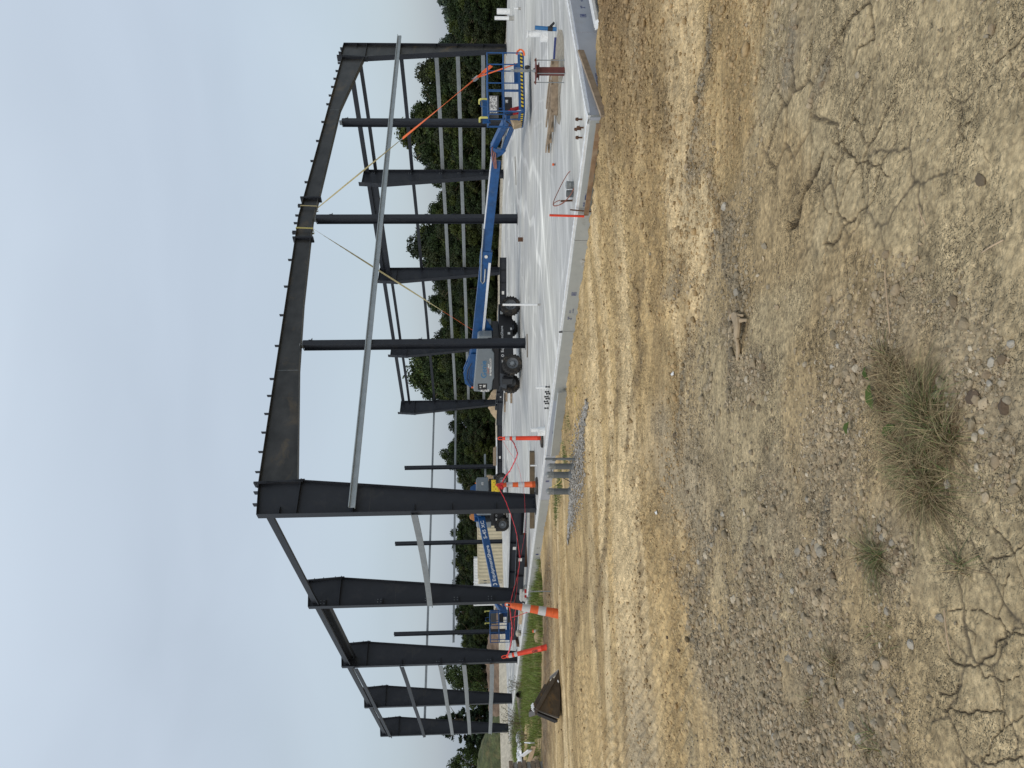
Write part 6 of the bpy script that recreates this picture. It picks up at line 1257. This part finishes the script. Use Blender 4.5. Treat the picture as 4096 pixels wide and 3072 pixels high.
for k in range(8):
    mb = MB(); mb.box(bs_+ZZ*(.07+.145*k)+Vector((-.30+.03*((k*5) % 3), .1, 0)), Vector((.35, 0, 0)), Vector((0, .25, 0)), ZZ*.066); part('block', mb, M['wood' if k % 3 else 'conc'], stk, bev=.012)
# containers
def container(label, c, ex, L, Wd, Hh, m_, ribs, name='shipping_container', cat='container', group=None, doors=True):
    c = Vector(c); ex = Vector(ex).normalized(); ey = Vector((-ex.y, ex.x, 0)); root = thing(name, label, cat, c, group); P = lambda a, b, z: c+ex*a+ey*b+ZZ*z
    mb = MB(); n = ribs*4; prof = []
    for k in range(n+1):
        a = .1+(L-.2)*k/n; prof.append((a, .0 if k % 4 in (0, 1) else .028))
    vs = [P(a, b, z) for a, b in prof for z in (.16, Hh-.1)]; mb.add(vs, [(2*k, 2*k+2, 2*k+3, 2*k+1) for k in range(n)]); mb.box(P(L/2, Wd/2+.03, Hh/2), ex*(L/2-.03), ey*(Wd/2-.06), ZZ*(Hh/2-.06)); part('corrugated_wall', mb, M[m_], root)
    mb = MB(); mb.box(P(L/2, .03, Hh-.05), ex*(L/2-.1), ey*.035, ZZ*.055); part('top_rail', mb, M[m_], root); mb = MB(); mb.box(P(L/2, .03, .08), ex*(L/2-.1), ey*.04, ZZ*.08); part('bottom_rail', mb, M[m_], root)
    for a in (.05, L-.05):
        for b in (.03, Wd-.03): mb = MB(); mb.box(P(a, b, Hh/2), ex*.05, ey*.05, ZZ*Hh/2); part('corner_post', mb, M[m_], root)
    if doors:
        for q in (0, 1):
            mb = MB(); mb.box(P(-.015, Wd*(.26+.48*q), Hh/2), ex*.02, ey*Wd*.225, ZZ*(Hh/2-.12)); dr = part('door', mb, M[m_], root)
            for j in (.16, .36): mb = MB(); mb.cyl(P(-.07, Wd*(j+.48*q), .15), P(-.07, Wd*(j+.48*q), Hh-.15), .022, n=8); part('lock_rod', mb, M['galvd'], dr)
            mb = MB(); mb.box(P(-.037, Wd*(.3+.48*q), Hh*.72), ex*.003, ey*.25, ZZ*.14); part('decal', mb, M['dgrey'], dr)
    return root
cn = D(2018, 2312, 68); e = Vector((5.9, 2.9, 0)); container('beige shipping container behind the boom with white lettering, doors at its left end', (cn.x, cn.y, cn.z), e, 6.7, 2.44, 2.5, 'cont', 20)
c2 = D(2020, 2343, 80); container('white container behind the left end of the beige one', (c2.x, c2.y, c2.z), (1, .15, 0), 3.0, 2.4, 3.4, 'white', 9, group='white containers behind the beige one', doors=False)
c3 = D(2020, 2420, 80); container('white container farther left, peeking out by the second left column', (c3.x, c3.y, c3.z), (1, .1, 0), 2.2, 2.4, 3.45, 'white', 6, group='white containers behind the beige one', doors=False)

# ------------------------------------------------------------------ loader bucket
n0, n1, n2, n3 = [q+ZZ*.07 for q in (D(2247, 2679, 18.35), D(2253, 2800, 17.95), D(2249, 2872, 17.7), D(2157, 2840, 17.75))]
z_ = min(n0.z, n1.z, n2.z); Wv = Vector((-1.1, 2.3, 0)); bk = thing('loader_bucket', 'worn brown steel loader bucket lying on the dirt at the left, pale cutting edge', 'loader bucket', n1)
for q, nm in ((0, 'near_side_plate'), (1, 'far_side_plate')):
    mb = MB(); mb.prism([p+Wv*q for p in (n0, n1, n2, n3)], Wv.normalized()*.025); part('side_plate', mb, M['bucket'], bk)
    mb = MB(); a, b = n3+Wv*q, n0+Wv*q; nd = (b-a).normalized(); mb.bar(a+nd*.02+Vector((0, -.012, .0)), b-nd*.25+Vector((0, -.012, 0)), .05, .10); part('side_rib', mb, M['bucket'], bk, bev=.008)
mb = MB(); mb.prism([n0, n1, n1+ZZ*.025, n0+ZZ*.025], Wv).prism([n1, n2, n2+ZZ*.03, n1+ZZ*.025], Wv); part('floor_plate', mb, M['bucket'], bk)
d = (n3-n2).normalized(); mb = MB(); o_ = Vector((.03, 0, .0)); mb.prism([n2, n2+o_, n3+o_, n3], Wv); part('back_plate', mb, M['bucket'], bk)
mb = MB(); mb.bar(n3+Vector((-.05, 0, 0)), n3+Vector((-.05, 0, 0))+Wv, .12, .08); part('top_lip', mb, M['bucket'], bk, bev=.008)
mb = MB(); mb.bar(n3+Vector((-.06, -.02, -.02)), n2+Vector((-.06, -.02, .05)), .10, .05, Vector((1, 0, 0))); mb.bar(n3+Vector((-.16, .1, -.06)), n2+Vector((-.14, .1, .08)), .05, .05, Vector((1, 0, 0))); part('quick_attach_frame', mb, M['black'], bk, bev=.006)
ft = (n0-n1).normalized(); mb = MB(); mb.prism([n0+ft*.02, n0-ft*.30, n0-ft*.30+ZZ*.045, n0+ft*.02+ZZ*.015], Wv*1.01); ce = part('cutting_edge', mb, M['edge'], bk)
for k in range(5): mb = MB(); c = n0-ft*.16+Wv*(.12+.19*k)+ZZ*.035; mb.cyl(c, c+ZZ*.02, .03, n=8); part('bolt_hole', mb, M['blk'], ce)
for k in range(3): mb = MB(); c = n3+Vector((-.02+.0*k, .10+.1*k, .05)); mb.tube([c-Vector((.05, 0, 0)), c+ZZ*.05, c+Vector((.06, 0, 0))], .02, 6); part('coupler_hook', mb, M['white'], bk, sm=True)
mb = MB(); c = D(2232, 2722, 18.1); mb.cyl(c-Vector((0, .0, 0)), c+Vector((0, -.08, 0)), .018, n=10); part('bright_pin', mb, M['white'], bk)

# ------------------------------------------------------------------ foreground tufts and litter
def tuft(label, px, rad, n, hmax, seed, green=.45, wid=.0036, loc_jit=1.0, elong=(1, 1)):
    c = gnd(*px); r = np.random.default_rng(seed); nc = 4 if n < 400 else 13; ca_ = r.uniform(0, 6.28, nc); cq = rad*.85*np.sqrt(r.random(nc)); ci = r.integers(0, nc, n); pd = r.uniform(0, 6.28, nc)
    a = r.uniform(0, 6.28, n); q = rad*.28*np.sqrt(r.random(n)); x = c.x+(np.cos(ca_)*cq)[ci]*elong[0]+np.cos(a)*q; y = c.y+(np.sin(ca_)*cq)[ci]*elong[1]+np.sin(a)*q; a = np.where(r.random(n) < .6, pd[ci]+r.normal(size=n)*.9, a); z, _ = fields(x, y)
    gsel = (r.random(n) < green*(.6+.8*(fbm(x*6, y*6, 2) > .5))); col = np.where(gsel[:, None], np.array((.10, .125, .04)), np.array((.29, .225, .12)))*(1+.28*r.normal(size=(n, 1))).clip(.4, 1.6)
    brown = r.random(n) < .25; col[brown] = np.array((.12, .075, .035))
    h = hmax*(.35+.65*r.random(n))
    return blades('grass_tuft', np.c_[x, y, z-.01], h, col, kind=None, wid=wid, lean=2.1, seed=seed, seg=4, label=label, cat='grass tuft', group='grass tufts in the foreground', curl=.95, dirs=a+r.normal(size=n)*.8, loc=c[:])
tuft('largest grass tuft in the foreground, green and straw coloured, with brown roots', (3700, 1760), .20, 3600, .155, 1, .33, elong=(1.25, .8))
tuft('straw coloured end of the large tuft, mostly dead grass', (3590, 1590), .18, 2200, .12, 2, .08, elong=(1.2, .8))
tuft('medium green grass tuft among the stones left of the large one', (3500, 2230), .10, 320, .15, 3, .6)
tuft('small dry grass tuft in the gravel at lower left', (3340, 2680), .07, 160, .12, 4, .1)
tuft('sparse brown grass tuft beside the small dry one', (3240, 2800), .07, 110, .10, 5, .05)
tuft('thin weed tuft near the cracked mud at lower left', (3860, 2250), .05, 70, .13, 6, .5)
tuft('flattened brown grass patch at the foot of the cracked mud', (3530, 2560), .12, 180, .07, 7, .1)
tuft('wispy green grass at the lower left corner gravel', (3500, 2990), .10, 90, .14, 8, .5)
for k, (x, y, s_) in enumerate(((3520, 1590, .055), (3595, 1720, .045), (3500, 1490, .035), (3425, 1715, .035))):
    c = gnd(x, y, .035); mb = MB(); a = k*1.9; ex_ = Vector((math.cos(a), math.sin(a), .1)); ey_ = ex_.cross(ZZ); vs = [c-ex_*s_, c-ex_*s_*.3+ey_*s_*.55+ZZ*.01, c+ex_*s_*.5+ey_*s_*.4+ZZ*.01, c+ex_*s_*1.2, c+ex_*s_*.5-ey_*s_*.4+ZZ*.012, c-ex_*s_*.3-ey_*s_*.55+ZZ*.012, c+ZZ*.0]; mb.add(vs, [(0, 1, 6), (1, 2, 6), (2, 3, 6), (3, 4, 6), (4, 5, 6), (5, 0, 6)])
    solo('broad_leaf', mb, M['leafg'] if 'leafg' in M else M.setdefault('leafg', mat('broad_green_leaf', (.055, .085, .02), .8, spec=.2)), 'broad green weed leaf in the straw coloured part of the large tuft', 'leaf', c, 'broad leaves in the large tuft')
rockobj(gnd(3895, 1590, .005), .032, 'clod', 'matted brown root ball at the near edge of the large tuft', None, 1, 'root_ball', 'root ball', (1.2, .9, .35))
rockobj(gnd(4020, 1625, .003), .026, 'clod', 'smaller brown root ball at the bottom edge of the photo', None, 2, 'root_ball', 'root ball', (1.2, .9, .6))
rockobj(gnd(3925, 722, .004), .026, 'woodd', 'crumpled dark brown leaf lying on the dirt at lower right', None, 4, 'dead_leaf', 'dead leaf', (1.3, .7, .35))
p, q = gnd(2950, 1270, .03), gnd(2965, 1440, .02)
mb = MB(); rd2 = random.Random(3); P = curve3([gnd(2945, 1262, .02), gnd(2975, 1275, .045), gnd(2985, 1310, .05), gnd(2975, 1345, .04), gnd(2972, 1390, .025), gnd(2962, 1435, .01)], 7)
mb.tube(P, [.016+.036*math.sin(min(1, k/10)*1.5)*(1-k/len(P))+rd2.uniform(-.005, .007) for k in range(len(P))], 9, flat=.55)
for (x0, y0, x1, y1) in ((2950, 1268, 2962, 1256), (2968, 1264, 2990, 1262), (2985, 1284, 3004, 1280)): mb.tube([gnd(x0, y0, .04), gnd((x0+x1)/2, (y0+y1)/2, .05), gnd(x1, y1, .02)], [.018, .014, .008], 8, flat=.6)
solo('cloth_rag', mb, M['tanbag'], 'dusty tan glove shaped rag lying on the dirt in the middle', 'rag', P[0], sm=True)
for k, (x, y, lb) in enumerate(((2697, 1498, 'small white paper scrap lying on the yellow dirt track'), (2630, 2052, 'tiny white scrap on the dirt left of centre'))):
    c = gnd(x, y, .012); mb = MB(); mb.box(c, Vector((.012, .01, .006)), Vector((-.008, .03, 0)), ZZ*.002).box(c+Vector((.016, -.028, 0)), Vector((.01, -.005, 0)), Vector((.005, .012, 0)), ZZ*.002); solo('paper_scrap', mb, M['paper'], lb, 'scrap', c)
for (x0, y0, x1, y1, lb) in ((3680, 820, 3712, 900, 'pale bent straw stalk on the dirt at lower right'), (3550, 1080, 3572, 1330, 'long thin dark stalk lying right of the large tuft'), (3940, 1010, 4030, 960, 'short pale stalk at the lower right'), (3790, 2440, 3810, 2620, 'long thin stalk across the cracked mud')):
    mb = MB(); mb.tube(curve3([gnd(x0, y0, .01), gnd((x0+x1)/2+8, (y0+y1)/2, .02), gnd(x1, y1, .01)], 5), .0025, 5); solo('stalk', mb, M['woodn'], lb, 'stalk', gnd(x0, y0), 'loose stalks')
